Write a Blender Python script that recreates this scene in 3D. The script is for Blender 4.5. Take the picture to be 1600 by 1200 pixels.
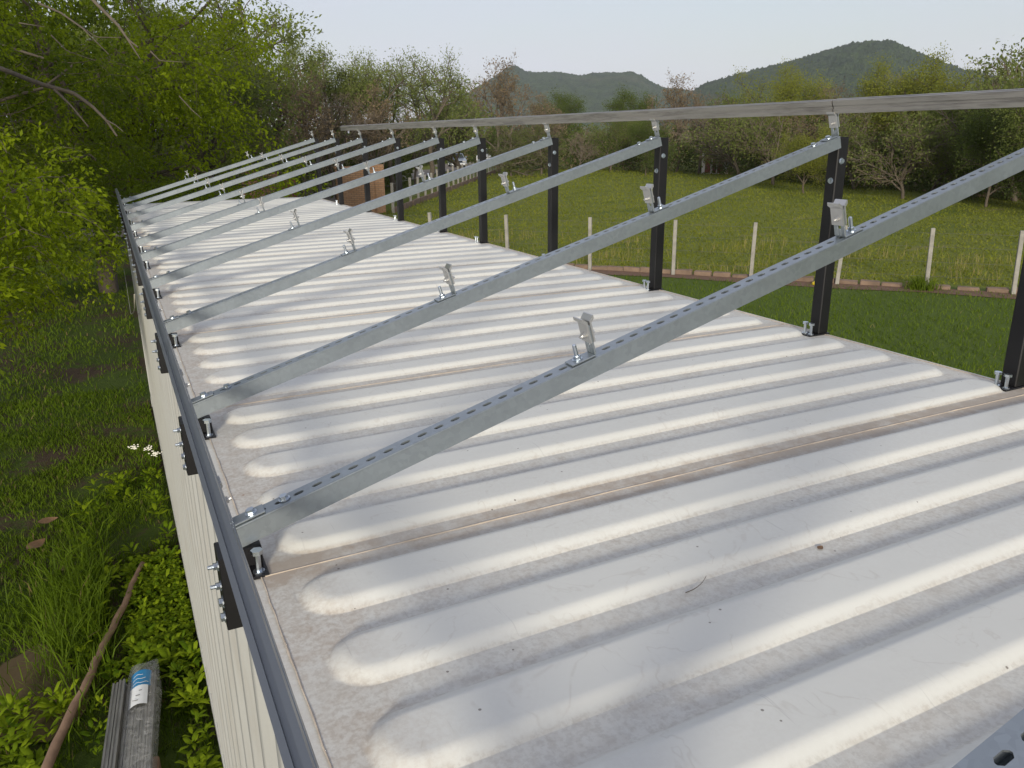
import bpy, math, random
import numpy as np
from math import sin, cos, radians, pi, sqrt, atan2
from mathutils import Matrix, Vector

for o in list(bpy.data.objects):
    bpy.data.objects.remove(o, do_unlink=True)
SC = bpy.context.scene
COL = SC.collection
H = 2.62                       # height of the container roof above the ground
HAZE = 0.0001
YS = [0.32, 1.426, 2.221, 3.318, 4.412, 5.479, 6.293, 7.397, 8.471, 9.589, 10.637]   # rack frames along the roof

# ------------------------------------------------------------------ camera
PITCH, YAW, ROLL = radians(17.51), radians(26.30), radians(-0.604)
fw = Vector((sin(YAW) * cos(PITCH), cos(YAW) * cos(PITCH), -sin(PITCH)))
r0 = Vector((cos(YAW), -sin(YAW), 0)); u0 = r0.cross(fw)
rr = r0 * cos(ROLL) + u0 * sin(ROLL); uu = u0 * cos(ROLL) - r0 * sin(ROLL)
cd = bpy.data.cameras.new('camera'); cam = bpy.data.objects.new('camera', cd); COL.objects.link(cam)
m = Matrix((rr, uu, -fw)).transposed().to_4x4(); m.translation = Vector((-0.0886, 0, H + 0.7785))
cam.matrix_world = m
cd.sensor_width = 36; cd.lens = 36 * 1233.86 / 1600; cd.clip_start = 0.05; cd.clip_end = 12000
SC.camera = cam

# ------------------------------------------------------------------ sky and sun
SUN_EL, SUN_AZ = radians(14.0), radians(28)       # the sun stands low, behind and to the left of the camera
to_sun = Vector((-sin(SUN_AZ) * cos(SUN_EL), -cos(SUN_AZ) * cos(SUN_EL), sin(SUN_EL)))
w = bpy.data.worlds.new('World'); SC.world = w; w.use_nodes = True
nt = w.node_tree; N = nt.nodes; Lk = nt.links
N.clear()
out = N.new('ShaderNodeOutputWorld'); bg = N.new('ShaderNodeBackground'); sky = N.new('ShaderNodeTexSky')
sky.sky_type = 'NISHITA'; sky.sun_disc = False; sky.sun_elevation = SUN_EL
sky.sun_rotation = atan2(to_sun.x, to_sun.y); sky.air_density = 1.2; sky.dust_density = 1.5; sky.ozone_density = 1.5
tc = N.new('ShaderNodeTexCoord'); mp = N.new('ShaderNodeMapping'); mp.inputs['Scale'].default_value = (1, 1, 3.5)
nz = N.new('ShaderNodeTexNoise'); nz.inputs['Scale'].default_value = 2.2; nz.inputs['Detail'].default_value = 4; nz.inputs['Roughness'].default_value = .5
rp = N.new('ShaderNodeValToRGB'); rp.color_ramp.elements[0].position = .35; rp.color_ramp.elements[1].position = .68
rp.color_ramp.elements[0].color = (.52, .52, .52, 1); rp.color_ramp.elements[1].color = (.86, .86, .86, 1)
mx = N.new('ShaderNodeMix'); mx.data_type = 'RGBA'
mx.inputs['B'].default_value = (5.3, 5.3, 6.15, 1)          # thin high cloud over the whole sky
Lk.new(tc.outputs['Generated'], mp.inputs['Vector']); Lk.new(mp.outputs['Vector'], nz.inputs['Vector'])
Lk.new(nz.outputs['Fac'], rp.inputs['Fac']); Lk.new(rp.outputs['Color'], mx.inputs['Factor'])
Lk.new(sky.outputs['Color'], mx.inputs['A']); Lk.new(mx.outputs['Result'], bg.inputs['Color'])
bg.inputs['Strength'].default_value = 0.1; Lk.new(bg.outputs['Background'], out.inputs['Surface'])

sd = bpy.data.lights.new('sun', 'SUN'); so = bpy.data.objects.new('sun', sd); COL.objects.link(so)
sd.energy = 3.5; sd.angle = radians(8); sd.color = (1.0, .92, .78)
so.rotation_euler = to_sun.to_track_quat('Z', 'Y').to_euler(); so.location = (-20, -30, 40)

SC.view_settings.view_transform = 'Standard'; SC.view_settings.look = 'None'
SC.view_settings.exposure = 0.5; SC.view_settings.gamma = 1.0; SC.view_settings.use_curve_mapping = False

# ------------------------------------------------------------------ helpers
def tag(o, label=None, cat=None, group=None, kind=None):
    if label: o['label'] = label
    if cat: o['category'] = cat
    if group: o['group'] = group
    if kind: o['kind'] = kind
    return o

def empty(name, loc=(0, 0, 0), rot=(0, 0, 0), label=None, cat=None, group=None):
    o = bpy.data.objects.new(name, None); o.empty_display_size = .1
    COL.objects.link(o); o.location = loc; o.rotation_euler = rot
    return tag(o, label, cat, group)

def put(name, me, parent=None, loc=(0, 0, 0), rot=(0, 0, 0), scale=None):
    o = bpy.data.objects.new(name, me); COL.objects.link(o)
    if parent: o.parent = parent
    o.location = loc; o.rotation_euler = rot
    if scale is not None: o.scale = scale if hasattr(scale, '__len__') else (scale,) * 3
    return o

def mesh_np(name, v, quads=None, tris=None, mat=None, smooth=False, tint=None):
    me = bpy.data.meshes.new(name)
    v = np.asarray(v, np.float32).reshape(-1, 3)
    q = np.zeros((0, 4), np.int32) if quads is None else np.asarray(quads, np.int32).reshape(-1, 4)
    t = np.zeros((0, 3), np.int32) if tris is None else np.asarray(tris, np.int32).reshape(-1, 3)
    nl = q.size + t.size
    me.vertices.add(len(v)); me.vertices.foreach_set('co', v.ravel())
    me.loops.add(nl); me.loops.foreach_set('vertex_index', np.concatenate([q.ravel(), t.ravel()]))
    n = len(q) + len(t); me.polygons.add(n)
    st = np.concatenate([np.arange(len(q)) * 4, q.size + np.arange(len(t)) * 3]).astype(np.int32)
    me.polygons.foreach_set('loop_start', st)
    if smooth: me.polygons.foreach_set('use_smooth', np.ones(n, bool))
    if tint is not None:
        a = me.attributes.new('tint', 'FLOAT', 'FACE'); a.data.foreach_set('value', np.asarray(tint, np.float32))
    me.update(calc_edges=True)
    if mat: me.materials.append(mat)
    return me

class MB:
    """collects boxes, prisms and tubes into one mesh"""
    def __init__(s): s.v = []; s.f = []
    def add(s, vs, fs):
        b = len(s.v); s.v += [tuple(x) for x in vs]; s.f += [tuple(i + b for i in f) for f in fs]; return s
    def box(s, lo, hi):
        (a, b, c), (d, e, f) = lo, hi
        return s.add([(a, b, c), (d, b, c), (d, e, c), (a, e, c), (a, b, f), (d, b, f), (d, e, f), (a, e, f)],
                     [(3, 2, 1, 0), (4, 5, 6, 7), (0, 1, 5, 4), (1, 2, 6, 5), (2, 3, 7, 6), (3, 0, 4, 7)])
    def bbox(s, lo, hi, c=.002):
        """box with its edges chamfered"""
        lo = Vector(lo); hi = Vector(hi); k = min(c, min(hi - lo) * .45); vs = []; idx = {}
        for sx in (0, 1):
            for sy in (0, 1):
                for sz in (0, 1):
                    p = Vector((hi.x if sx else lo.x, hi.y if sy else lo.y, hi.z if sz else lo.z))
                    d = Vector((-k if sx else k, -k if sy else k, -k if sz else k))
                    for ax in range(3):
                        q = p + d; q[ax] = p[ax]; idx[(sx, sy, sz, ax)] = len(vs); vs.append(q)
        fs = []
        I = lambda a, b, c, x: idx[(a, b, c, x)]
        for ax in range(3):
            for sgn in (0, 1):
                loop = []
                for (b, c) in ((0, 0), (1, 0), (1, 1), (0, 1)):
                    k3 = [0, 0, 0]; k3[ax] = sgn; k3[(ax + 1) % 3] = b; k3[(ax + 2) % 3] = c; loop.append(I(*k3, ax))
                fs.append(tuple(loop if sgn else loop[::-1]))
        for ax in range(3):                                            # edge strips along axis ax
            a1, a2 = (ax + 1) % 3, (ax + 2) % 3
            for b in (0, 1):
                for c in (0, 1):
                    k0 = [0, 0, 0]; k0[a1] = b; k0[a2] = c; k1 = list(k0); k1[ax] = 1
                    lp = [I(*k0, a1), I(*k1, a1), I(*k1, a2), I(*k0, a2)]
                    fs.append(tuple(lp if (b ^ c) else lp[::-1]))
        for sx in (0, 1):
            for sy in (0, 1):
                for sz in (0, 1):
                    lp = [I(sx, sy, sz, 0), I(sx, sy, sz, 1), I(sx, sy, sz, 2)]
                    fs.append(tuple(lp if (sx + sy + sz) % 2 else lp[::-1]))
        return s.add(vs, fs)
    def cyl(s, p0, p1, r, n=8, r1=None, rot=0.):
        p0 = Vector(p0); p1 = Vector(p1); d = (p1 - p0).normalized(); r1 = r if r1 is None else r1
        a = d.orthogonal().normalized(); b = d.cross(a); vs = []
        for p, q in ((p0, r), (p1, r1)):
            vs += [p + (a * cos(rot + 2 * pi * i / n) + b * sin(rot + 2 * pi * i / n)) * q for i in range(n)]
        return s.add(vs, [(i, (i + 1) % n, n + (i + 1) % n, n + i) for i in range(n)] + [tuple(range(n))[::-1], tuple(range(n, 2 * n))])
    def prism(s, prof, axis, a, b):
        """profile polygon (two coordinates) pushed along axis from a to b"""
        def P(p, t):
            return {'x': (t, p[0], p[1]), 'y': (p[0], t, p[1]), 'z': (p[0], p[1], t)}[axis]
        n = len(prof)
        return s.add([P(p, a) for p in prof] + [P(p, b) for p in prof],
                     [(i, (i + 1) % n, n + (i + 1) % n, n + i) for i in range(n)] + [tuple(range(n))[::-1], tuple(range(n, 2 * n))])
    def tube(s, pts, rad, n=6):
        base = len(s.v); pts = [Vector(p) for p in pts]
        for i, p in enumerate(pts):
            d = (pts[min(i + 1, len(pts) - 1)] - pts[max(i - 1, 0)]).normalized()
            a = d.cross(Vector((0.31, .17, .93))).normalized(); b = d.cross(a)
            r = rad[i] if hasattr(rad, '__len__') else rad
            s.v += [tuple(p + (a * cos(2 * pi * k / n) + b * sin(2 * pi * k / n)) * r) for k in range(n)]
        for i in range(len(pts) - 1):
            s.f += [(base + i * n + k, base + i * n + (k + 1) % n, base + (i + 1) * n + (k + 1) % n, base + (i + 1) * n + k) for k in range(n)]
        s.f += [tuple(base + k for k in range(n))[::-1], tuple(base + (len(pts) - 1) * n + k for k in range(n))]
        return s
    def mesh(s, name, mat=None, smooth=False):
        me = bpy.data.meshes.new(name); me.from_pydata(s.v, [], s.f); me.update()
        import bmesh
        bm = bmesh.new(); bm.from_mesh(me); bmesh.ops.recalc_face_normals(bm, faces=bm.faces); bm.to_mesh(me); bm.free()
        if smooth: me.polygons.foreach_set('use_smooth', [True] * len(me.polygons))
        if mat: me.materials.append(mat)
        return me

# ------------------------------------------------------------------ materials
class NB:
    def __init__(s, name):
        s.m = bpy.data.materials.new(name); s.m.use_nodes = True; s.t = s.m.node_tree; s.t.nodes.clear()
        s.out = s.n('ShaderNodeOutputMaterial')
    def n(s, kind, **kw):
        x = s.t.nodes.new(kind)
        for k, v in kw.items(): setattr(x, k, v)
        return x
    def l(s, a, b): s.t.links.new(a, b)
    def set(s, sock, v):
        if isinstance(v, bpy.types.NodeSocket): s.l(v, sock)
        else: sock.default_value = v
    def math(s, op, a, b=0., clamp=False):
        x = s.n('ShaderNodeMath', operation=op, use_clamp=clamp); s.set(x.inputs[0], a); s.set(x.inputs[1], b); return x.outputs[0]
    def mix(s, f, a, b, mode='MIX'):
        x = s.n('ShaderNodeMix', data_type='RGBA', blend_type=mode)
        s.set(x.inputs['Factor'], f)
        s.set(x.inputs['A'], a if not isinstance(a, tuple) else (*a, 1)); s.set(x.inputs['B'], b if not isinstance(b, tuple) else (*b, 1))
        return x.outputs['Result']
    def noise(s, vec, scale, detail=3., rough=.55, dist=0.):
        x = s.n('ShaderNodeTexNoise'); s.l(vec, x.inputs['Vector']); x.inputs['Scale'].default_value = scale
        x.inputs['Detail'].default_value = detail; x.inputs['Roughness'].default_value = rough; x.inputs['Distortion'].default_value = dist
        return x.outputs['Fac']
    def ramp(s, f, a, b, lo=0., hi=1.):
        x = s.n('ShaderNodeMapRange', interpolation_type='SMOOTHSTEP'); s.set(x.inputs['Value'], f)
        x.inputs['From Min'].default_value = a; x.inputs['From Max'].default_value = b
        x.inputs['To Min'].default_value = lo; x.inputs['To Max'].default_value = hi
        return x.outputs['Result']
    def pos(s): return s.n('ShaderNodeNewGeometry').outputs['Position']
    def obj(s): return s.n('ShaderNodeTexCoord').outputs['Object']
    def scaled(s, vec, sc, rot=(0, 0, 0)):
        x = s.n('ShaderNodeMapping'); s.l(vec, x.inputs['Vector']); x.inputs['Scale'].default_value = sc; x.inputs['Rotation'].default_value = rot
        return x.outputs['Vector']
    def xyz(s, vec):
        x = s.n('ShaderNodeSeparateXYZ'); s.l(vec, x.inputs[0]); return x.outputs
    def bump(s, h, strength=.3, dist=.01):
        x = s.n('ShaderNodeBump'); s.l(h, x.inputs['Height']); x.inputs['Strength'].default_value = strength; x.inputs['Distance'].default_value = dist
        return x.outputs['Normal']
    def pbr(s, color, rough=.6, metal=0., normal=None, spec=.5, **kw):
        p = s.n('ShaderNodeBsdfPrincipled'); s.set(p.inputs['Base Color'], color if not isinstance(color, tuple) else (*color, 1))
        s.set(p.inputs['Roughness'], rough); s.set(p.inputs['Metallic'], metal); p.inputs['Specular IOR Level'].default_value = spec
        if normal is not None: s.l(normal, p.inputs['Normal'])
        for k, v in kw.items(): s.set(p.inputs[k.replace('_', ' ')], v)
        s.p = p; s.l(p.outputs[0], s.out.inputs['Surface']); return s.m

def simple(name, col, rough=.6, metal=0., var=.15, scale=20., bump=0., spec=.5):
    b = NB(name); v = b.pos(); n = b.noise(v, scale, 4)
    c = b.mix(n, tuple(x * (1 - var) for x in col), tuple(min(1, x * (1 + var)) for x in col))
    return b.pbr(c, rough, metal, b.bump(n, bump) if bump else None, spec)

def mat_roof():
    b = NB('roof_paint'); P = b.pos(); O = b.obj(); o = b.xyz(O)
    zz = b.math('SUBTRACT', o[2], b.math('MULTIPLY', b.math('SINE', b.math('MULTIPLY', b.math('DIVIDE', o[0], 2.34), pi)), .006))
    trough = b.ramp(zz, .0015, .0075, 1., 0.)
    n1 = b.noise(P, 3.2, 5, .6); n2 = b.noise(P, 26., 4, .65); n3 = b.noise(b.scaled(P, (45, 9, 9)), 2.2, 4, .7)
    n4 = b.noise(b.scaled(P, (1.5, 8, 1)), 1.3, 3)
    fine = b.noise(P, 105., 3, .7)
    edge = b.math('MAXIMUM', b.ramp(o[0], .05, .2, 1., 0.), b.ramp(o[0], 2.28, 2.40))
    wy = b.xyz(P)[1]; rusty = b.ramp(b.math('ABSOLUTE', b.math('SUBTRACT', wy, 1.365)), .3, .6, 1., .38)      # the seam by the second rafter is the worst stained
    seam = b.math('MULTIPLY', rusty, b.math('MAXIMUM', b.ramp(o[1], .02, .075, 1., 0.), b.ramp(o[1], .985, 1.035)))
    wear = b.math('MULTIPLY', b.ramp(n1, .35, .65), b.ramp(fine, .4, .62))
    d = b.math('MULTIPLY', trough, b.math('ADD', .13, b.math('MULTIPLY', b.ramp(b.math('ADD', b.math('MULTIPLY', n2, .6), b.math('MULTIPLY', n3, .4)), .38, .66), .24)))
    d = b.math('ADD', d, b.math('MULTIPLY', b.math('MULTIPLY', b.math('MULTIPLY', seam, trough), b.ramp(n4, .34, .60, .42, 1.15)), b.ramp(n2, .2, .75, .5, 1.)))
    d = b.math('ADD', d, b.math('MULTIPLY', b.math('MULTIPLY', edge, b.ramp(b.math('ADD', b.math('MULTIPLY', n2, .45), b.math('MULTIPLY', fine, .55)), .28, .72, .15, .68)), b.ramp(n1, .3, .7, .4, .75)))
    d = b.math('ADD', d, b.math('MULTIPLY', wear, .10), clamp=True)
    c = b.mix(n1, (.57, .575, .535), (.63, .635, .595))
    tide = b.math('MULTIPLY', b.ramp(b.math('ABSOLUTE', b.math('SUBTRACT', b.noise(P, 4.5, 4, .6, .6), .5)), .0, .012, 1., 0.), b.ramp(n2, .4, .6))
    c = b.mix(b.math('MULTIPLY', tide, .22), c, (.36, .32, .27))
    c = b.mix(b.math('MULTIPLY', trough, b.ramp(fine, .42, .66, 0., .32)), c, (.35, .345, .315))        # grit lying between the ribs
    tan = b.mix(n4, (.33, .23, .155), (.36, .335, .285))
    c = b.mix(b.math('MULTIPLY', d, .82), c, tan)
    vo = b.n('ShaderNodeTexVoronoi'); b.l(P, vo.inputs['Vector']); vo.inputs['Scale'].default_value = 21.
    sp = b.math('MULTIPLY', b.math('LESS_THAN', vo.outputs['Distance'], .05), b.math('GREATER_THAN', b.noise(P, 9., 1), .54))
    c = b.mix(b.math('MULTIPLY', sp, .75), c, (.10, .08, .065))
    rust = b.math('MULTIPLY', b.ramp(b.noise(P, 6.5, 5, .7), .71, .78), b.math('MAXIMUM', edge, seam))
    c = b.mix(b.math('MULTIPLY', rust, .8), c, (.22, .09, .035))
    scr = b.ramp(b.noise(b.scaled(P, (70, 3.5, 1), (0, 0, .55)), 1.4, 3, .7), .66, .74)
    c = b.mix(b.math('MULTIPLY', scr, .32), c, (.33, .32, .31))
    h = b.math('ADD', b.math('MULTIPLY', n1, 1.), b.math('ADD', b.math('MULTIPLY', fine, .05), b.math('MULTIPLY', d, .12)))
    return b.pbr(c, b.ramp(d, 0., .6, .42, .8), 0., b.bump(h, .12, .012), .4)

def mat_metal(name, col, rough, spangle=.12, metal=.9, streak=0.):
    b = NB(name); O = b.obj(); P = b.pos()
    vo = b.n('ShaderNodeTexVoronoi'); b.l(O, vo.inputs['Vector']); vo.inputs['Scale'].default_value = 90.
    n = b.noise(P, 7., 5, .6); n2 = b.noise(b.scaled(O, (2, 2, 60)), 3., 3)
    k = b.math('ADD', b.math('MULTIPLY', b.xyz(vo.outputs['Color'])[0], spangle), b.math('MULTIPLY', n, .22))
    c = b.mix(k, tuple(x * .86 for x in col), tuple(min(1, x * 1.22) for x in col))
    if streak: c = b.mix(b.math('MULTIPLY', b.ramp(b.noise(b.scaled(P, (30, 2.2, 30)), 1.6, 4, .7), .42, .66), streak), c, tuple(x * .45 for x in col))
    return b.pbr(c, b.math('ADD', rough - .08, b.math('MULTIPLY', n, .2)), metal, b.bump(n2, .06, .003))

def mat_leaf(name, dark, lite, dry=None, trans=.35, rough=.6):
    b = NB(name); a = b.n('ShaderNodeAttribute', attribute_name='tint').outputs['Fac']
    c = b.mix(a, dark, lite)
    if dry: c = b.mix(b.ramp(a, .93, .97), c, dry)
    m_ = b.pbr(c, rough, 0., None, .12)
    if trans:
        t = b.n('ShaderNodeBsdfTranslucent'); b.l(b.mix(.5, c, tuple(x * 1.5 for x in lite)), t.inputs['Color'])
        x = b.n('ShaderNodeMixShader'); x.inputs[0].default_value = trans
        b.l(b.p.outputs[0], x.inputs[1]); b.l(t.outputs[0], x.inputs[2]); b.l(x.outputs[0], b.out.inputs['Surface'])
    return m_

def mat_wall():
    b = NB('wall_paint'); P = b.pos(); z = b.xyz(P)[2]
    n = b.noise(P, 5., 5); st = b.noise(b.scaled(P, (9, 9, .8)), 3., 4, .65)
    c = b.mix(n, (.41, .415, .395), (.47, .475, .45))
    c = b.mix(b.math('MULTIPLY', b.ramp(st, .44, .70), .28), c, (.27, .235, .185))
    c = b.mix(b.math('MULTIPLY', b.ramp(b.noise(P, 22., 5, .7), .66, .75), b.ramp(z, .0, .5, .8, .12)), c, (.22, .11, .05))
    return b.pbr(c, .5, 0., b.bump(n, .12, .01), .35)

def mat_ground():
    b = NB('ground_soil_grass'); P = b.pos(); p = b.xyz(P)
    big = b.noise(P, .09, 4, .6); mid = b.noise(P, .7, 5, .6); fine = b.noise(P, 9., 5, .65); vf = b.noise(P, 60., 3, .7)
    across = b.noise(b.scaled(P, (.35, 1.1, 1), (0, 0, -.5)), .9, 4, .6)
    lawn = b.mix(fine, (.050, .082, .008), (.088, .130, .014))
    field = b.mix(mid, (.105, .130, .014), (.165, .180, .026))
    field = b.mix(b.ramp(b.noise(b.scaled(P, (.12, .5, 1), (0, 0, -.75)), 1.1, 5, .65), .48, .66, 0., .7), field, (.060, .092, .010))
    field = b.mix(b.ramp(across, .55, .72, 0., .7), field, (.210, .180, .080))
    field = b.mix(b.ramp(fine, .35, .7, 0., .4), field, (.080, .110, .018))
    fence = b.math('ADD', b.math('MULTIPLY', p[0], .72), b.math('MULTIPLY', p[1], .69))      # distance across the fence line
    c = b.mix(b.ramp(fence, 19.6, 20.2), lawn, field)
    soil = b.mix(vf, (.035, .024, .015), (.085, .060, .040))
    verge = b.mix(fine, (.030, .052, .006), (.070, .105, .014))
    verge = b.mix(b.ramp(b.math('ADD', b.math('MULTIPLY', mid, .6), b.math('MULTIPLY', fine, .4)), .47, .56), verge, soil)
    c = b.mix(b.ramp(p[0], .2, .6), verge, c)
    c = b.mix(b.ramp(big, .55, .75, 0., .25), c, (.11, .12, .035))
    return b.pbr(c, .9, 0., b.bump(b.math('ADD', fine, b.math('MULTIPLY', vf, .4)), .6, .05), .2)

def mat_brick():
    b = NB('brickwork'); O = b.obj(); s = b.xyz(O)
    cv = b.n('ShaderNodeCombineXYZ'); b.l(b.math('ADD', s[0], s[1]), cv.inputs[0]); b.l(s[2], cv.inputs[1])
    br = b.n('ShaderNodeTexBrick'); b.l(cv.outputs[0], br.inputs['Vector'])
    br.inputs['Scale'].default_value = 1.; br.inputs['Brick Width'].default_value = .24; br.inputs['Row Height'].default_value = .085; br.inputs['Mortar Size'].default_value = .012
    br.inputs['Color1'].default_value = (.36, .20, .105, 1); br.inputs['Color2'].default_value = (.44, .27, .16, 1); br.inputs['Mortar'].default_value = (.22, .16, .11, 1)
    c = b.mix(b.ramp(b.noise(O, 2.2, 4), .4, .8, 0., .35), br.outputs['Color'], (.20, .13, .08))
    return b.pbr(c, .85, 0., b.bump(br.outputs['Fac'], -.4, .01), .2)

def mat_hill():
    b = NB('hill_forest'); P = b.pos(); big = b.noise(P, .004, 4); n = b.noise(P, .03, 5, .7); f = b.noise(P, .11, 3, .75)
    c = b.mix(b.ramp(n, .3, .7), (.020, .045, .014), (.070, .115, .032))
    c = b.mix(b.ramp(f, .4, .75, 0., .6), c, (.095, .125, .040))
    c = b.mix(b.ramp(big, .6, .7, 0., .35), c, (.12, .12, .06))
    return b.pbr(c, .9, 0., b.bump(b.math('ADD', n, b.math('MULTIPLY', f, 1.4)), 1., 22.), .1)

M = {}
M['roof'] = mat_roof(); M['wall'] = mat_wall()
M['galv'] = mat_metal('galvanised_steel', (.34, .38, .405), .38, .3, .85)
M['alu'] = mat_metal('aluminium', (.60, .60, .59), .36, .05, .9)
M['alu_film'] = mat_metal('weathered_aluminium', (.47, .45, .42), .40, .03, .85, .7)
M['rail'] = mat_metal('grey_rail_aluminium', (.21, .226, .24), .38, .03, .85)
M['zinc'] = mat_metal('zinc_bolt', (.62, .68, .74), .28, .05, 1.)
M['black'] = simple('black_steel_paint', (.008, .008, .009), .45, 0., .3, 14., .05, .3)
M['weld'] = simple('weld_bead', (.42, .36, .29), .7, 0., .45, 30., .2)
M['ground'] = mat_ground(); M['brick'] = mat_brick(); M['hill'] = mat_hill()
M['kerb'] = simple('kerb_brick', (.165, .115, .082), .95, 0., .6, 4., .5)
M['soil'] = simple('bare_red_soil', (.13, .072, .042), .95, 0., .4, 7., .5)
M['track'] = simple('track_gravel', (.19, .165, .14), .95, 0., .25, 6., .5)
M['concrete'] = simple('fence_concrete', (.25, .24, .215), .9, 0., .5, 6., .4)
M['wire'] = simple('fence_wire', (.20, .19, .18), .5, .7)
M['bark'] = simple('pale_bark', (.10, .082, .062), .9, 0., .5, 14., .6)
M['bark_dark'] = simple('dark_bark', (.085, .068, .05), .9, 0., .4, 12., .6)
M['twig'] = simple('bare_twigs', (.155, .122, .088), .9, 0., .45, 1.5)
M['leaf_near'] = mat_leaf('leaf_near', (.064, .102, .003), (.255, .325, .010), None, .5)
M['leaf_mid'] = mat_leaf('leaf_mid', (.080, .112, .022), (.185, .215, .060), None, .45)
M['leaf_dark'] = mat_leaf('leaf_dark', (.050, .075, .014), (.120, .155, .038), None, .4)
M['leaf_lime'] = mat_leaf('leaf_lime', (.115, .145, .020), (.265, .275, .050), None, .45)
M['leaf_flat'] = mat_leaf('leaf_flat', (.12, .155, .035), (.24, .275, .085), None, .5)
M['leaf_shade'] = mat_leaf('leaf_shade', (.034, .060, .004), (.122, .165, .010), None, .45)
M['leaf_brown'] = mat_leaf('leaf_brown', (.11, .085, .050), (.24, .185, .11), None, .3)
M['grass'] = mat_leaf('grass_blades', (.048, .085, .006), (.120, .170, .012), (.20, .175, .075), .3)
M['grass_verge'] = mat_leaf('verge_blades', (.045, .080, .004), (.145, .220, .012), (.20, .15, .07), .4)
M['straw'] = mat_leaf('field_blades', (.105, .135, .010), (.195, .205, .026), (.34, .27, .12), .3)
M['weed'] = mat_leaf('weed_leaves', (.080, .145, .005), (.25, .33, .012), None, .45)
M['petal'] = simple('white_petals', (.80, .78, .70), .7)
M['mud'] = simple('muddy_wood', (.23, .145, .095), .9, 0., .5, 9., .6)
b = NB('muddy_water'); b.pbr(b.mix(b.noise(b.pos(), 4., 4), (.085, .062, .036), (.12, .088, .052)), .12, 0., None, .5); M['water'] = b.m
b = NB('clear_plastic_wrap'); n_ = b.noise(b.pos(), 16., 5, .7, 1.5); b.pbr(b.mix(n_, (.42, .42, .40), (.62, .62, .60)), .18, 0., b.bump(n_, .9, .02), .6, Alpha=b.ramp(n_, .35, .7, .16, .5)); M['wrap'] = b.m
M['blue'] = simple('blue_label', (.02, .20, .42), .4, 0., .1); M['white'] = simple('white_label', (.72, .74, .75), .5, 0., .06)
M['bundle'] = mat_metal('bundled_aluminium', (.40, .39, .37), .42, .03, .85, .5)
M['car_silver'] = simple('silver_car_paint', (.36, .40, .46), .25, .6, .05); M['car_white'] = simple('white_car_paint', (.75, .75, .74), .3, 0., .04)
M['glass'] = simple('dark_glass', (.02, .026, .034), .08, 0., .1); M['tyre'] = simple('tyre_rubber', (.015, .015, .016), .85)
M['lamp'] = simple('headlight_glass', (.7, .7, .68), .15, .3); M['white_wall'] = simple('whitewashed_wall', (.70, .69, .66), .8, 0., .12, 3.)
M['red_brown'] = simple('red_brown_boards', (.20, .07, .045), .75, 0., .3, 5.); M['sheet'] = simple('old_roof_sheet', (.20, .15, .12), .7, .2, .3, 4.)
M['dry_leaf'] = simple('dry_brown_leaf', (.15, .085, .045), .8, 0., .4, 30.); M['yellow'] = simple('yellow_plastic', (.75, .55, .02), .45)
M['cable'] = simple('pale_cable', (.38, .36, .31), .6)

# ------------------------------------------------------------------ ground, hills
def ground_mesh():
    a = np.concatenate([np.linspace(0, 14, 57), 14 + np.cumsum(np.geomspace(.3, 420, 52))])
    a = a[a < 4300]; ax = np.concatenate([-a[::-1], a[1:]])
    X, Y = np.meshgrid(ax, ax, indexing='ij'); R = np.hypot(X, Y)
    Z = (np.sin(X * .9) * np.cos(Y * .7 + 1.) * .02 + np.sin(X * .21 + Y * .17) * .05 + np.sin(X * .05 - Y * .06) * .16) * np.clip((R - 30) / 60, 0, 1)
    Z += np.clip((R - 130) / 900, 0, 1) ** 1.2 * 6.
    n = len(ax); i = np.arange(n * n).reshape(n, n)
    q = np.stack([i[:-1, :-1], i[1:, :-1], i[1:, 1:], i[:-1, 1:]], -1)
    return mesh_np('ground', np.stack([X, Y, Z], -1), q, None, M['ground'], True)
tag(put('ground', ground_mesh()), kind='structure', label='grass and soil ground reaching to the horizon')

def px_dir(x, y):
    d = fw + rr * ((x - 800) / 1233.86) - uu * ((y - 600) / 1233.86)
    return atan2(d.x, d.y), d.z / sqrt(d.x ** 2 + d.y ** 2)

def hill(name, D, depth, outline, label, seed):
    """a ridge at distance D whose crest runs through the outline's bearings; slopes fall away in front and behind"""
    rng = np.random.default_rng(seed)
    az, te = zip(*[px_dir(*q) for q in outline])
    A = np.linspace(az[0], az[-1], 420); T = np.interp(A, az, te)
    K = np.linspace(-1, 1, 90); hc = T * D + H + .78
    prof = np.clip(np.cos(np.abs(K) ** 1.1 * pi / 2), 0, 1) ** .9
    AA, KK = np.meshgrid(A, K, indexing='ij')
    Rr = D + KK * depth
    X = np.sin(AA) * Rr; Y = np.cos(AA) * Rr
    def nz(s, k):
        r = np.zeros_like(X)
        for _ in range(k):
            t = rng.uniform(0, 2 * pi); p_ = rng.uniform(0, 2 * pi); f_ = s * rng.uniform(.6, 1.6)
            r += np.sin((X * cos(t) + Y * sin(t)) * f_ + p_)
        return r / sqrt(k)
    Z = hc[:, None] * prof[None, :] + nz(.012, 6) * 9 * (1 - prof[None, :]) * prof[None, :] * 2 + nz(.045, 8) * 4.0 * np.sqrt(np.clip(prof, 0, 1)) * (1 - prof[None, :] * .7) + nz(.16, 10) * 1.8 * (prof > .03) + rng.normal(0, 1.6, X.shape) - 6 * (prof[None, :] < .02)
    n, k = X.shape; i = np.arange(n * k).reshape(n, k)
    q = np.stack([i[:-1, :-1], i[1:, :-1], i[1:, 1:], i[:-1, 1:]], -1)
    tag(put(name, mesh_np(name, np.stack([X, Y, Z], -1), q, None, M['hill'], True)), kind='structure', label=label)
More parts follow.
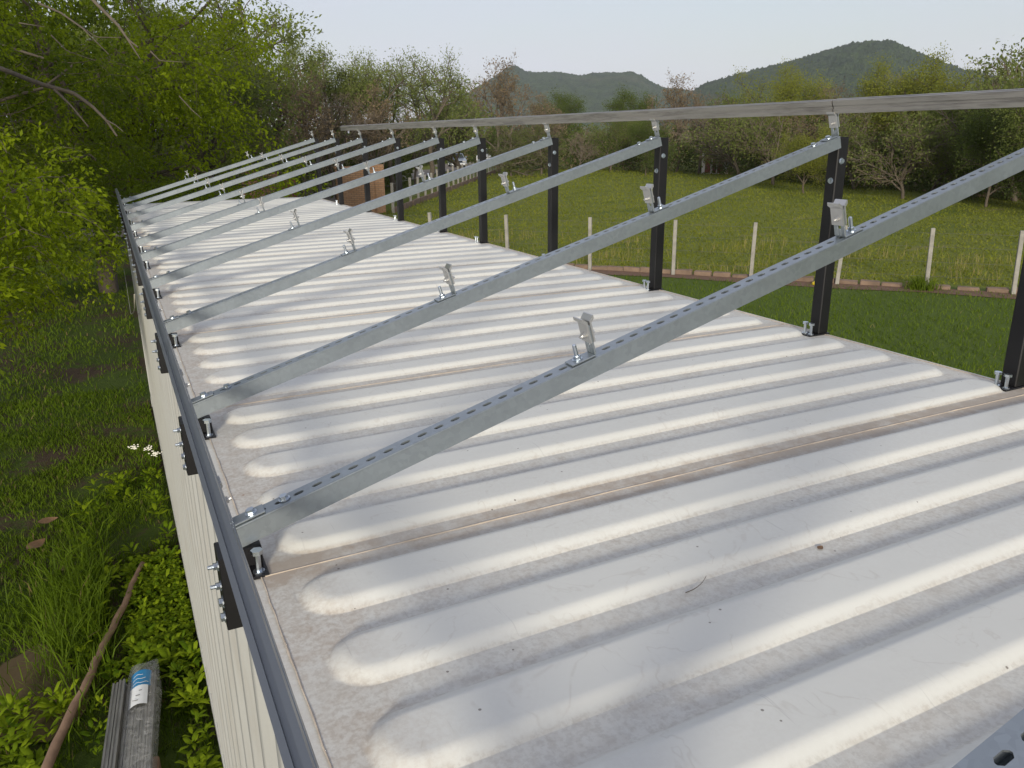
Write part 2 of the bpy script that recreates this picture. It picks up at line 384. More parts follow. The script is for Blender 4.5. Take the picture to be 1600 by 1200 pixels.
hill('hills', 2700, 900, [(560, 210), (640, 190), (700, 165), (760, 132), (790, 112), (805, 107), (820, 116), (870, 117), (905, 121), (945, 117), (988, 117), (1010, 127), (1035, 140), (1090, 146), (1160, 165), (1260, 200)],
     'low wooded blue-green hill range beyond the middle of the treeline', 3)
hill('hills', 1900, 620, [(1010, 200), (1060, 160), (1100, 134), (1150, 121), (1200, 109), (1240, 99), (1290, 84), (1330, 73), (1360, 70), (1395, 70), (1420, 81), (1450, 94), (1500, 112), (1600, 135), (1750, 190)],
     'wooded dome-shaped hill rising highest, above the right treeline', 5)

# ------------------------------------------------------------------ shipping container
CX0, CX1, CY0, CY1 = .024, 2.438, -1.04, 11.15
box_c = empty('shipping_container', (0, 0, 0), label='long white shipping container with dirty ribbed roof under the metal rack', cat='container')
def roof_panel(L, ribs, name):
    xs = np.concatenate([[0, .02, .035], np.linspace(.042, .085, 22), np.linspace(.09, .125, 9), np.linspace(.14, 2.20, 18), np.linspace(2.215, 2.25, 9), np.linspace(2.255, 2.298, 22), [2.305, 2.32, 2.34]])   # local x, sheet starts at the weld
    e = np.array([.0725, .0712, .0705, .0695, .0680, .0660, .0630, .0590, .0550, .0500, .0450, .0400, .0360, .025])
    off = np.concatenate([[-.085], -e, [0], e[::-1]])
    ys = sorted(set([0., .004, L - .004, L] + [round(c + d, 5) for c in ribs for d in off] if ribs else [0., L / 2, L]))
    X, Y = np.meshgrid(xs, np.array([y for y in ys if 0 <= y <= L]), indexing='ij'); Z = np.zeros_like(X); r = .070; w_ = .034
    for c in ribs:
        px = np.clip(X, .045 + r, 2.295 - r); d = r - np.hypot(X - px, Y - c); t = np.clip((d + .001) / w_, 0, 1); f_ = np.clip(t / .10, 0, 1)
        Z += .0150 * np.where(t < .55, t, t - (t - .55) ** 2 / .9) / .775 * (.6 + .4 * f_)            # pressed rib: sharp fold at the foot, rounded shoulder
    Z += .006 * np.sin(np.clip(X / 2.34, 0, 1) * pi)
    n, k = X.shape; i = np.arange(n * k).reshape(n, k)
    q = np.stack([i[:-1, :-1], i[1:, :-1], i[1:, 1:], i[:-1, 1:]], -1)
    return mesh_np(name, np.stack([X, Y, Z], -1), q, None, M['roof'], True)
RIBS = [.115 + .205 * k for k in range(5)]
pm = roof_panel(1.05, RIBS, 'roof_panel'); end_m = roof_panel(.311, [], 'roof_end_plate')
SEAM0 = 1.365 - 2 * 1.05
for k in range(11): put('roof_panel', pm, box_c, (.064, SEAM0 + 1.05 * k, H))
put('roof_end_plate', end_m, box_c, (.064, SEAM0 + 11.55, H - .0005)); put('roof_end_plate', end_m, box_c, (.064, CY0 + .001, H - .0005), )
rng = random.Random(4)
def bead(p0, p1, r, step, name):
    p0 = Vector(p0); p1 = Vector(p1); n = max(2, int((p1 - p0).length / step)); pts = []; rad = []
    for i in range(n + 1):
        q_ = p0.lerp(p1, i / n); pts.append(q_ + Vector((rng.uniform(-1, 1) * r * .5, rng.uniform(-1, 1) * r * .5, .006 * sin(min(max((q_.x - .064) / 2.34, 0), 1) * pi)))); rad.append(r * rng.uniform(.6, 1.25))
    put(name, MB().tube(pts, rad, 6).mesh(name, M['weld'], True), box_c)
for k in range(12): bead((.07, SEAM0 + 1.05 * k, H + .0005), (2.39, SEAM0 + 1.05 * k, H + .0005), .0018, .06, 'weld_seam')
bead((.063, CY0, H), (.063, CY1, H), .0017, .035, 'weld_seam'); bead((2.405, CY0, H), (2.405, CY1, H), .0032, .05, 'weld_seam')
for x0, x1 in ((CX0, .090), (2.372, CX1)):
    put('top_side_rail', MB().bbox((x0, CY0, H - .066), (x1, CY1, H - .003), .006).mesh('top_side_rail', M['roof']), box_c)
    put('bottom_side_rail', MB().bbox((x0, CY0, .06), (x1, CY1, .21), .006).mesh('bottom_side_rail', M['wall']), box_c)
def corrugated(name, L, z0, z1, pitch=.278, depth=.042):
    prof = [(0, 0), (.072, 0), (.140, depth), (.210, depth)]
    pts = []; y = 0
    while y < L:
        pts += [(y + a, d) for a, d in prof if y + a < L]; y += pitch
    pts.append((L, pts[-1][1]))
    v = [(d, a, z) for a, d in pts for z in (z0, z1)]; n = len(pts)
    return mesh_np(name, v, [(2 * i, 2 * i + 2, 2 * i + 3, 2 * i + 1) for i in range(n - 1)], None, M['wall'])
wl = corrugated('side_wall', CY1 - CY0 - .3, .20, H - .06)
put('side_wall', wl, box_c, (.028, CY0 + .15, 0)); put('side_wall', wl, box_c, (CX1 - .004, CY1 - .15, 0), (0, 0, pi))
ew = corrugated('end_wall', 2.2, .20, H - .06)
put('end_wall', ew, box_c, (CX0 + .1, CY1 - .005, 0), (0, 0, -pi / 2)); put('end_wall', ew, box_c, (CX1 - .1, CY0 + .005, 0), (0, 0, pi / 2))
for x in (CX0, CX1 - .16):
    for y in (CY0, CY1 - .16):
        put('corner_post', MB().bbox((x, y, .12), (x + .16, y + .16, H - .12), .01).mesh('corner_post', M['wall']), box_c)
        for z in (.0, H - .115): put('corner_casting', MB().bbox((x - .004, y - .008, z), (x + .166, y + .168, z + .119), .012).mesh('corner_casting', M['wall']), box_c)
for y in (CY0 + .02, CY1 - .1): put('end_sill', MB().bbox((CX0 + .16, y, .06), (CX1 - .16, y + .08, .21), .006).mesh('end_sill', M['wall']), box_c)

# ------------------------------------------------------------------ solar rack on the roof
TILT = math.atan2(.763 - .090, 2.366 - .026); RL = 2.432; RH = .043; RW = .041
RX0 = .028; RZ0 = H + .089              # top line of a rafter at its low end
ORD = ['nearest', 'second', 'third', 'fourth', 'fifth', 'sixth', 'seventh', 'eighth', 'ninth', 'tenth', 'eleventh']
def which(i, noun): return f'{ORD[i]} {noun} from the camera' if i else f'{noun} nearest the camera'

def rafter_mesh():
    b = MB(); P = .019; a, hb, c, w_ = .0105, .0055, .004, RW / 2; t = .003; n = int(RL / .038); x0 = (RL - n * .038) / 2
    b.add([(0, -w_, 0), (x0, -w_, 0), (x0, w_, 0), (0, w_, 0)], [(0, 1, 2, 3)]); b.add([(RL - x0, -w_, 0), (RL, -w_, 0), (RL, w_, 0), (RL - x0, w_, 0)], [(0, 1, 2, 3)])
    for k in range(n):
        u = x0 + .038 * (k + .5)
        inn = [(a, -hb + c), (a, hb - c), (a - c, hb), (-a + c, hb), (-a, hb - c), (-a, -hb + c), (-a + c, -hb), (a - c, -hb)]
        ou = [(P, -w_), (P, w_), (a - c, w_), (-a + c, w_), (-P, w_), (-P, -w_), (-a + c, -w_), (a - c, -w_)]
        vs = [(u + x, y, 0) for x, y in ou] + [(u + x, y, 0) for x, y in inn] + [(u + x, y, -t) for x, y in inn]
        b.add(vs, [(i, (i + 1) % 8, 8 + (i + 1) % 8, 8 + i) for i in range(8)] + [(8 + i, 8 + (i + 1) % 8, 16 + (i + 1) % 8, 16 + i) for i in range(8)])
    for s in (-1, 1):
        e = [(s * w_, -RH), (s * (w_ - .010), -RH), (s * (w_ - .010), -RH + t), (s * (w_ - t), -RH + t), (s * (w_ - t), -.0002), (s * w_, -.0002)]
        b.prism(e, 'x', 0, RL)
        b.prism([(s * w_, -.0012), (s * (w_ + .0005), -.0018), (s * (w_ + .0005), -.0042), (s * w_, -.005)], 'x', 0, RL)       # rolled edge
    return b.mesh('channel', M['galv'])
channel = rafter_mesh()
def bolt_mesh(name, shank, up=.0, r=.0055, head=.007, mat='zinc'):
    b = MB(); b.cyl((0, 0, 0), (0, 0, .0018), r * 2.1, 14); b.cyl((0, 0, .0018), (0, 0, .0018 + head), r * 1.55, 6)
    b.cyl((0, 0, -shank), (0, 0, .0), r, 8)
    if up: b.cyl((0, 0, .0018 + head), (0, 0, up), r * .9, 8); b.cyl((0, 0, up), (0, 0, up + .002), r * .9, 8, r * .6)
    return b.mesh(name, M[mat])
hex_bolt = bolt_mesh('bolt', .012); stud_bolt = bolt_mesh('bolt', .012, .034); long_bolt = bolt_mesh('bolt', .03, .017, .0046)
tall_bolt = bolt_mesh('bolt', .006, .0, .0055, .006)
b = MB(); b.cyl((0, 0, 0), (0, 0, .038), .0055, 8); b.cyl((0, 0, .038), (0, 0, .046), .0115, 6); b.cyl((0, 0, 0), (0, 0, .003), .011, 12)
roof_bolt = b.mesh('bolt', M['zinc'])

for i, y in enumerate(YS):
    lab = ['slotted galvanised rafter just cut off in the bottom right corner, nearest the camera'] + [f'sloping galvanised steel rafter, {ORD[k]} from the camera' + (' with sharp slotted top' if k < 4 else ' over the white roof') for k in range(1, 11)]
    t = empty('rafter', (RX0, y, RZ0), (0, -TILT, 0), lab[i], 'rafter', 'sloping rafters across the container roof')
    put('channel', channel, t)
    put('bolt', hex_bolt, t, (.105, 0, .001)); put('bolt', hex_bolt, t, (RL - .115, 0, .001))

# upright clamp that grips a rail; local frame of the rafter (x along the slope, z out of its top face)
CW = .017
def foot_mesh(L, up, name='foot_bracket'):
    s = 1 if L > 0 else -1
    b = MB(); b.bbox((min(0, L), -CW, .0008), (max(0, L), CW, .0046), .001)
    b.bbox((-.0022, -CW, .0047), (.0022, -.0045, up), .001); b.bbox((-.0022, .0045, .0047), (.0022, CW, up), .001)      # slotted upright
    b.bbox((-.0022, -.0045, .0047), (.0022, .0045, .022), .0008); b.bbox((-.0022, -.0045, up - .010), (.0022, .0045, up), .0008)
    return b.mesh(name, M['galv'])
def jaw(s):
    """outward flaring jaw of the clamp, seen in section along y"""
    pr = [(.0024, .034), (.0068, .034), (.0068, .078), (.0150, .086), (.0150, .0935), (.0122, .0935), (.0024, .083)]
    return MB().prism([(s * x, z) for x, z in pr], 'y', -CW - .001, CW + .001).mesh('clamp_jaw', M['alu'])
jaws = [jaw(-1), jaw(1)]
b = MB(); b.cyl((-.020, 0, .050), (.018, 0, .050), .0036, 8); b.cyl((-.0145, 0, .05), (-.007, 0, .05), .0072, 10); b.cyl((.007, 0, .05), (.0125, 0, .05), .0068, 6)
clamp_bolt = b.mesh('bolt', M['alu'])
feet = {d: foot_mesh(.062 * d, .074) for d in (-1, 1)}
POS = [(0.0025, 1, 'lower end'), (.818, -1, 'lower middle'), (1.575, 1, 'upper middle'), (RL - .0025, -1, 'upper end')]
for i, y in enumerate(YS):
    for j, (u_, d, nm) in enumerate(POS):
        if i == 4 and j == 1: d = -1
        loc = (RX0 + u_ * cos(TILT), y, RZ0 + u_ * sin(TILT))
        low = ['gripping the grey rail', 'standing empty', 'standing empty', 'holding the high rail' if i < 9 else 'standing empty'][j]
        c = empty('rail_clamp', loc, (0, -TILT, 0), f'{nm} rail clamp {low} on the {which(i, "rafter")}', 'clamp', 'rail clamps standing on the rafters')
        put('foot_bracket', feet[d], c)
        for s in (0, 1): put('clamp_jaw', jaws[s], c)
        put('bolt', clamp_bolt, c); put('bolt', stud_bolt if j in (1, 2) else hex_bolt, c, (d * .038, 0, .0046))

# rails gripped by the end clamps, running the length of the roof
def rail_mesh(L, name, mat):
    hw = .012; z0 = .0868; z1 = .134
    pr = [(-hw, z0), (-.007, z0), (-.007, z0 + .004), (.007, z0 + .004), (.007, z0), (hw, z0), (hw, z0 + .016), (hw - .003, z0 + .018), (hw - .003, z0 + .026), (hw, z0 + .028),
          (hw, z1), (.004, z1), (.004, z1 - .006), (-.004, z1 - .006), (-.004, z1), (-hw, z1), (-hw, z0 + .028), (-hw + .003, z0 + .026), (-hw + .003, z0 + .018), (-hw, z0 + .016)]
    return MB().prism(pr, 'y', 0, L).mesh(name, M[mat])
def rail(y0, y1, u_, mat, label, dz=0.):
    o = put('mounting_rail', rail_mesh(y1 - y0, 'mounting_rail', mat), None, (RX0 + u_ * cos(TILT), y0, RZ0 + u_ * sin(TILT) + dz), (0, -TILT, 0))
    return tag(o, label, 'rail', 'mounting rails along the container')
up = RL - .0025
rail(-.92, 2.208, up, 'alu_film', 'bright aluminium rail on the high side, nearest length, leaving the frame at right')
rail(2.214, 5.73, up, 'alu_film', 'weathered brownish aluminium rail on the high side, middle length of three', -.0015)
rail(5.735, 9.12, up, 'alu_film', 'dull aluminium rail on the high side, farthest length ending in the air')
rail(-.92, 2.62, .0025, 'rail', 'smooth grey rail along the low roof edge, nearest length, running out at the bottom')
rail(2.625, 6.12, .0025, 'rail', 'grey rail along the low roof edge, middle length of three', -.0012)
rail(6.125, 10.78, .0025, 'rail', 'grey rail along the low roof edge, farthest length ending beside the trees')

# black posts that carry the high ends
tube_m = MB(); tube_m.bbox((-.025, -.025, .005), (.025, .025, .756), .003)
tube_m = tube_m.mesh('tube', M['black']); cap_m = MB().bbox((-.0235, -.0235, .7561), (.0235, .0235, .7585), .001).mesh('end_cap', M['black'])
plate_m = MB().bbox((-.078, -.03, .0005), (.034, .03, .0055), .001).mesh('base_plate', M['black'])
for i, y in enumerate(YS):
    if i == 0: lab = 'black square steel post nearest the camera, beyond the right edge'
    else: lab = f'black square steel post under the high end of the {which(i, "rafter")}'
    t = empty('support_post', (2.398, y + .012, H + .0002), (0, 0, 0), lab, 'post', 'black posts along the high roof edge')
    put('tube', tube_m, t); put('end_cap', cap_m, t); put('base_plate', plate_m, t)
    put('bolt', roof_bolt, t, (-.058, -.016, .0055)); put('bolt', roof_bolt, t, (-.058, .016, .0055))
    put('bolt', hex_bolt, t, (-.006, -.0252, .672), (pi / 2, 0, 0)); put('bolt', hex_bolt, t, (-.0252, -.004, .60), (0, -pi / 2, 0))

# black brackets at the low edge, hooked over the side of the container
b = MB(); b.bbox((-.006, -.050, -.098), (.0235, .024, .052), .002); side_m = b.mesh('side_plate', M['black'])
tab_m = MB().bbox((.0237, -.062, .0008), (.079, .034, .0068), .0015).mesh('roof_tab', M['black'])
web_m = MB().bbox((.0237, -.018, .0069), (.075, .018, .046), .002).mesh('saddle', M['black'])
for i, y in enumerate(YS):
    lab = f'black edge bracket bolted under the low end of the {which(i, "rafter")}'
    t = empty('edge_bracket', (0, y, H - .003), (0, 0, 0), lab, 'bracket', 'black brackets along the low roof edge')
    put('side_plate', side_m, t); put('roof_tab', tab_m, t); put('saddle', web_m, t)
    for k, (dy, z) in enumerate(((-.030, .030), (-.032, -.010), (-.030, -.046), (-.030, -.078))):
        put('bolt', long_bolt if k < 2 else tall_bolt, t, (-.0062, dy, z), (0, -pi / 2, 0))
    put('bolt', roof_bolt, t, (.062, -.045, .0068))

# ------------------------------------------------------------------ vegetation tools
def unit(v): return v / np.maximum(np.linalg.norm(v, axis=-1, keepdims=True), 1e-9)

def leaf_cloud(rng, c, size, aspect=.5, dirs=None, up=.5, jit=.3):
    """one folded rhombus per leaf centre: returns vertices, quads, tint"""
    n = len(c); d = unit(rng.normal(size=(n, 3)) if dirs is None else dirs + rng.normal(size=(n, 3)) * .7)
    nrm = unit(rng.normal(size=(n, 3)) + np.array([0, 0, up * 2])); s = unit(np.cross(d, nrm)); nrm = np.cross(s, d)
    L = (size * (1 + rng.uniform(-jit, jit, n)))[:, None]; W = L * aspect * .5
    v = np.stack([c, c + d * L * .45 + s * W + nrm * L * .08, c + d * L, c + d * L * .45 - s * W + nrm * L * .08], 1)
    return v.reshape(-1, 3), np.arange(4 * n).reshape(-1, 4)

def tubes(paths, sides):
    V = []; Q = []; base = 0
    for pts, r0_, r1_ in paths:
        k = len(pts); t = np.gradient(pts, axis=0); t = unit(t)
        a = unit(np.cross(t, np.array([.31, .17, .93]))); b_ = np.cross(t, a)
        r = np.linspace(r0_, r1_, k)[:, None, None]; th = np.arange(sides) * 2 * pi / sides
        V.append((pts[:, None] + r * (a[:, None] * np.cos(th)[None, :, None] + b_[:, None] * np.sin(th)[None, :, None])).reshape(-1, 3))
        i = np.arange(k * sides).reshape(k, sides) + base; j = np.roll(i, -1, 1)
        Q.append(np.stack([i[:-1], j[:-1], j[1:], i[1:]], -1).reshape(-1, 4)); base += k * sides
    return np.concatenate(V), np.concatenate(Q)

def grow(rng, height, trunk_r, levels, kids, ang, ratio, wob=.18, lift=(.1, .08, .02, -.05), start=.35, trunk_len=.55, lean=(0, 0), segs=(7, 6, 5, 4)):
    out_ = [[] for _ in range(levels)]; tips = []
    def br(p, d, L, r, lev):
        k = segs[min(lev, len(segs) - 1)]; pts = [p]; ds = [d]
        for _ in range(k):
            d = d + rng.normal(size=3) * wob; d[2] += lift[min(lev, len(lift) - 1)]; d = d / np.linalg.norm(d)
            p = p + d * L / k; pts.append(p); ds.append(d)
        pts = np.array(pts); out_[lev].append((pts, r, r * (.5 if lev else .6)))
        if lev == levels - 1: tips.append(pts); return
        n = kids[lev]; a0 = rng.uniform(0, 2 * pi)
        for j in range(n):
            t = start + (1 - start) * (j + rng.uniform(.2, 1)) / n; f = min(t, .999) * k; i = int(f); q = pts[i] + (pts[i + 1] - pts[i]) * (f - i); dd = ds[i + 1]
            x = np.cross(dd, [.13, .77, .41]); x /= np.linalg.norm(x); y = np.cross(dd, x); az = a0 + j * 2.4 + rng.uniform(-.4, .4); th = ang[lev] * rng.uniform(.7, 1.25)
            nd = dd * cos(th) + (x * cos(az) + y * sin(az)) * sin(th)
            br(q, nd, L * ratio[lev] * rng.uniform(.75, 1.2) * (1.15 - .45 * t), r * .62 * (1.1 - .45 * t), lev + 1)
    br(np.zeros(3) - np.array([0, 0, .15]), np.array([lean[0], lean[1], 1.]), height * trunk_len, trunk_r, 0)
    return out_, tips

def scatter_on(rng, tips, per, spread):
    T = np.stack(tips); k = T.shape[1] - 1; n = len(T); c = []; d = []
    f = rng.uniform(.1, 1, (n, per)) * k * .999; i = f.astype(int); fr = (f - i)[..., None]; I = np.arange(n)[:, None]
    p = T[I, i] * (1 - fr) + T[I, i + 1] * fr; dr = T[I, i + 1] - T[I, i]
    tint = np.clip(rng.beta(2, 2, (n, 1)) * .7 + rng.uniform(0, .3, (n, per)), 0, 1)
    return (p + rng.normal(size=p.shape) * spread).reshape(-1, 3), unit(dr).reshape(-1, 3), tint.ravel()

def tree_meshes(name, seed, spec, per, leaf, spread, lm, bark='bark', aspect=.5, up=.5, minw=0):
    rng = np.random.default_rng(seed); lv, tips = grow(rng, **spec); vs = []; qs = []; b0 = 0
    for k, paths in enumerate(lv):
        v, q = tubes(paths, (8, 6, 4, 3, 3)[min(k, 4)]); vs.append(v); qs.append(q + b0); b0 += len(v)
    wood = mesh_np(name + '_wood', np.concatenate(vs), np.concatenate(qs), None, M[bark], True)
    crown = None
    if per:
        c, d, t = scatter_on(rng, tips, per, spread); v, q = leaf_cloud(rng, c, leaf, aspect, d, up)
        crown = mesh_np(name + '_leaves', v, q, None, M[lm], False, t)
    return wood, crown

def twiggy_meshes(name, seed, spec, per, leaf, spread, lm, bark='bark', twig='twig'):
    """bare tree: trunk and limbs in one mesh, the cloud of fine twigs in the other"""
    rng = np.random.default_rng(seed); lv, tips = grow(rng, **spec); vs = []; qs = []; b0 = 0
    for k, paths in enumerate(lv[:-2]):
        v, q = tubes(paths, (7, 5, 4, 3)[min(k, 3)]); vs.append(v); qs.append(q + b0); b0 += len(v)
    wood = mesh_np(name + '_wood', np.concatenate(vs), np.concatenate(qs), None, M[bark], True)
    v, q = tubes(lv[-2] + lv[-1], 3); m_ = mesh_np(name + '_twigs', v, q, None, M[twig], True, np.zeros(len(q)))
    if per:
        c, d, t = scatter_on(rng, tips, per, spread); v2, q2 = leaf_cloud(rng, c, leaf, .5, d, .4)
        m_ = mesh_np(name + '_twigs', np.concatenate([v, v2]), np.concatenate([q, q2 + len(v)]), None, M[twig], False, np.concatenate([np.zeros(len(q)), t]))
        m_.materials.append(M[lm]); a = np.zeros(len(q) + len(q2), np.int32); a[len(q):] = 1; m_.polygons.foreach_set('material_index', a)
    return wood, m_

def tree(name, meshes, x, y, s, rz, label, group=None, cat='tree', sz=None, z=0.):
    t = empty(name, (x, y, z), (0, 0, rz), label, cat, group); t.scale = (s, s, s if sz is None else sz)
    put('trunk', meshes[0], t)
    if meshes[1]: put('crown', meshes[1], t)
    return t

# ------------------------------------------------------------------ trees at the left, near the container
def lump_tree(name, seed, base, fork, lumps, sprays, per, leaf, spray_len, lm, bark='bark', trunk_r=.14, droop=.5, extra=()):
    """trunk, boughs to each lump of the crown, thin twigs to its sprays, and every spray hung with leaves"""
    rng = np.random.default_rng(seed); wood = []; thin = []; C_ = []; D_ = []; T_ = []
    base = np.array(base, float); fork = np.array(fork, float)
    def path(a, b_, k, wob, sag=0.):
        t = np.linspace(0, 1, k)[:, None]; p = a * (1 - t) + b_ * t; L = np.linalg.norm(b_ - a)
        p[1:-1] += rng.normal(size=(k - 2, 3)) * wob * L; p[:, 2] += sag * L * np.sin(t[:, 0] * pi); return p
    wood.append((path(base - [0, 0, .2], fork, 8, .02), trunk_r, trunk_r * .75))
    for (cx, cy, cz, rx, ry, rz) in lumps:
        c = np.array([cx, cy, cz]); st = base + (fork - base) * rng.uniform(.55, 1.)
        bp = path(st, c, 9, .035, .10); wood.append((bp, trunk_r * .33, .016))
        n = int(sprays * (rx * ry * rz) ** (2 / 3)); e = unit(rng.normal(size=(n, 3))) * (rng.uniform(.15, 1, (n, 1)) ** .45)
        P = c + e * np.array([rx, ry, rz]); out_d = unit(e * np.array([1, 1, .5]) + rng.normal(size=(n, 3)) * .5)
        nb = max(4, n // 12)
        for q in P[rng.choice(n, nb, replace=False)]:
            thin.append((path(bp[rng.integers(4, 9)], q, 6, .06, .05), .009, .003))
        t = np.linspace(0, 1, 5)[None, :, None]; L = spray_len * rng.uniform(.6, 1.3, (n, 1, 1))
        sp = P[:, None] + out_d[:, None] * L * t; sp[..., 2] -= (droop * L * t ** 2)[..., 0]
        for q in sp[::3]: thin.append((q, .004, .0015))
        cc, dd, tt = scatter_on(rng, list(sp), per, leaf * .75); tt = np.clip(tt * .8 + rng.uniform(-.12, .32), 0, 1); C_.append(cc); D_.append(dd); T_.append(tt)
    for pl, r_ in extra: wood.append((path2(pl), r_, r_ * .35))
    v1, q1 = tubes(wood, 8); v2, q2 = tubes(thin, 3)
    w_ = mesh_np(name + '_wood', np.concatenate([v1, v2]), np.concatenate([q1, q2 + len(v1)]), None, M[bark], True)
    v, q = leaf_cloud(rng, np.concatenate(C_), leaf, .46, np.concatenate(D_), .6)
    return w_, mesh_np(name + '_leaves', v, q, None, M[lm], False, np.concatenate(T_))
def path2(pl):
    P = np.array(pl, float); t = np.linspace(0, len(P) - 1, len(P) * 4); i = np.minimum(t.astype(int), len(P) - 2); f = (t - i)[:, None]
    return P[i] * (1 - f) + P[i + 1] * f
def P3(px, py, dist):
    d = fw + rr * ((px - 800) / 1233.86) - uu * ((py - 600) / 1233.86); d.normalize(); return tuple(cam.location + d * dist)
BOUGHS = [([P3(90, -60, 12.5), P3(150, 5, 12.), P3(185, 40, 11.8), P3(200, 62, 11.6), P3(216, 74, 11.5)], .035), ([P3(200, 62, 11.6), P3(210, 78, 11.5), P3(219, 92, 11.4)], .02),
          ([P3(-30, 95, 12.), P3(62, 131, 11.), P3(116, 146, 10.8), P3(145, 167, 10.7), P3(166, 188, 10.6), P3(183, 213, 10.5)], .040), ([P3(85, 140, 10.9), P3(112, 166, 10.7), P3(138, 198, 10.5)], .022),
          ([P3(110, 30, 12.), P3(150, 58, 11.7), P3(190, 59, 11.5)], .013), ([P3(80, 55, 12.), P3(105, 80, 11.8), P3(150, 95, 11.6)], .012), ([P3(235, 80, 12.), P3(250, 95, 11.9), P3(287, 97, 11.8)], .013), ([P3(280, 150, 12.), P3(300, 172, 11.9), P3(315, 185, 11.8)], .012),
          ([P3(166, 188, 10.6), P3(180, 195, 10.4), P3(193, 206, 10.3)], .014), ([P3(30, 36, 12.), P3(70, 42, 11.8)], .014), ([P3(60, 5, 12.), P3(95, 20, 11.8), P3(130, 45, 11.6), P3(170, 85, 11.4)], .02)]
BOUGHS = [(p_, r_ * .72) for p_, r_ in BOUGHS]
GL = 'leafy trees left of the container'
LUMPS1 = [(-1.1, 8.3, 2.2, .6, .7, .45), (-.45, 8.4, 3.0, .45, .7, .4), (-1.9, 8.0, 2.4, .7, .8, .5), (-1.0, 6.4, 2.5, .5, .6, .4), (-.75, 7.5, 2.6, .75, .9, .55), (-1.5, 7.1, 3.0, .8, .9, .6), (-.55, 9.3, 2.75, .55, .9, .45), (-1.7, 9.2, 3.3, 1., 1., .6), (-1.6, 8.2, 4.6, .9, 1., .6), (-2.6, 8., 5.2, 1.3, 1.3, .8), (-1.2, 10.2, 4.5, .7, .9, .5), (-2.6, 10., 4., 1., 1.2, .8), (-2.4, 6.2, 3.4, .9, .9, .7)]
tree('broadleaf_tree', lump_tree('near_tree_a', 11, (-3.9, 8.4, 0), (-3.4, 8.4, 2.6), [(x - .32, *r_) for x, *r_ in LUMPS1], 200, 36, .052, .34, 'leaf_near'), 0, 0, 1, 0,
     'leafy yellow-green tree at the left edge, its low branches hanging beside the container', GL)
def lumps_for(cx, cy, zs, r, n, seed, zt=.55):
    g = np.random.default_rng(seed); L = []
    for k in range(n):
        a = g.uniform(0, 2 * pi); q = r * sqrt(g.uniform(.05, 1)); z = g.uniform(*zs); s = g.uniform(.8, 1.5)
        L.append((cx + cos(a) * q, cy + sin(a) * q, z, s, s, s * zt))
    return L
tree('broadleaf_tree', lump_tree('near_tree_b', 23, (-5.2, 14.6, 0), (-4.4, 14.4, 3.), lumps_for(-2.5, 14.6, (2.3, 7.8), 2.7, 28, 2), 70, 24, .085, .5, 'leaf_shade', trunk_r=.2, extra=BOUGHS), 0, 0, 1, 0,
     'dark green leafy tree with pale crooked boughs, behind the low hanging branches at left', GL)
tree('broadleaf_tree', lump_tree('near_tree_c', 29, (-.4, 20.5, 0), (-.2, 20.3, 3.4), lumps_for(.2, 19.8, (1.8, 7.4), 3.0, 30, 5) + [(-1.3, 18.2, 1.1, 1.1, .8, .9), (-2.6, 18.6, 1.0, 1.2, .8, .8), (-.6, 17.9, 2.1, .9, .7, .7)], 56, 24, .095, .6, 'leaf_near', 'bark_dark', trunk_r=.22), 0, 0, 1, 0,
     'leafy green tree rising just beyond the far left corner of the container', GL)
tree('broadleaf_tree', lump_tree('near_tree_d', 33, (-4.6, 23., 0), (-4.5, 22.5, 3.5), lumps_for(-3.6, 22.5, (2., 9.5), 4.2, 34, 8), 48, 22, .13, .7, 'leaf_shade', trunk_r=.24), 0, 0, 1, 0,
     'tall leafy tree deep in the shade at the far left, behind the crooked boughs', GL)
tree('broadleaf_tree', lump_tree('near_tree_e', 35, (2.6, 27., 0), (2.6, 26.5, 3.2), lumps_for(2.6, 26.5, (1.4, 6.2), 2.6, 18, 9), 44, 20, .13, .7, 'leaf_mid', trunk_r=.2), 0, 0, 1, 0,
     'round leafy tree between the leafy corner tree and the left brick pillar', GL)

# ------------------------------------------------------------------ trees of the middle and far distance
flat = dict(height=8.6, trunk_r=.18, levels=4, kids=(7, 7, 8), ang=(.75, .8, .8), ratio=(.85, .5, .4), wob=.14, lift=(.02, .05, -.05, -.03), start=.45, trunk_len=.55)
flatA = tree_meshes('flat_tree_a', 31, flat, 44, .13, .24, 'leaf_flat', 'bark', .45, 1.2)
flatB = tree_meshes('flat_tree_b', 37, dict(flat, kids=(7, 7, 7)), 26, .13, .26, 'leaf_flat', 'bark', .45, 1.2)
bush = dict(height=6.5, trunk_r=.12, levels=4, kids=(9, 7, 7), ang=(.7, .7, .8), ratio=(.8, .55, .5), wob=.16, lift=(.06, .05, .0, .0), start=.15, trunk_len=.75)
limeA = tree_meshes('lime_tree', 41, bush, 60, .125, .30, 'leaf_lime', 'bark_dark', .45)
darkA = tree_meshes('dark_tree', 43, dict(bush, height=7.), 60, .14, .32, 'leaf_dark', 'bark_dark', .55)
midA = tree_meshes('mid_tree', 47, bush, 60, .13, .30, 'leaf_mid', 'bark_dark', .5)
bare = dict(height=7.6, trunk_r=.13, levels=5, kids=(9, 6, 6, 5), ang=(.6, .6, .65, .7), ratio=(.75, .6, .55, .55), wob=.17, lift=(.06, .06, .02, .0, .0), start=.2, trunk_len=.62, segs=(6, 5, 4, 3, 3))
bareA = twiggy_meshes('bare_tree_a', 53, bare, 0, 0, 0, None)
bareB = twiggy_meshes('bare_tree_b', 59, dict(bare, kids=(8, 6, 5, 5)), 3, .16, .15, 'leaf_brown')
bareC = twiggy_meshes('bare_tree_c', 61, dict(bare, height=6.4, kids=(10, 6, 5, 5), start=.08), 3, .17, .2, 'leaf_mid')
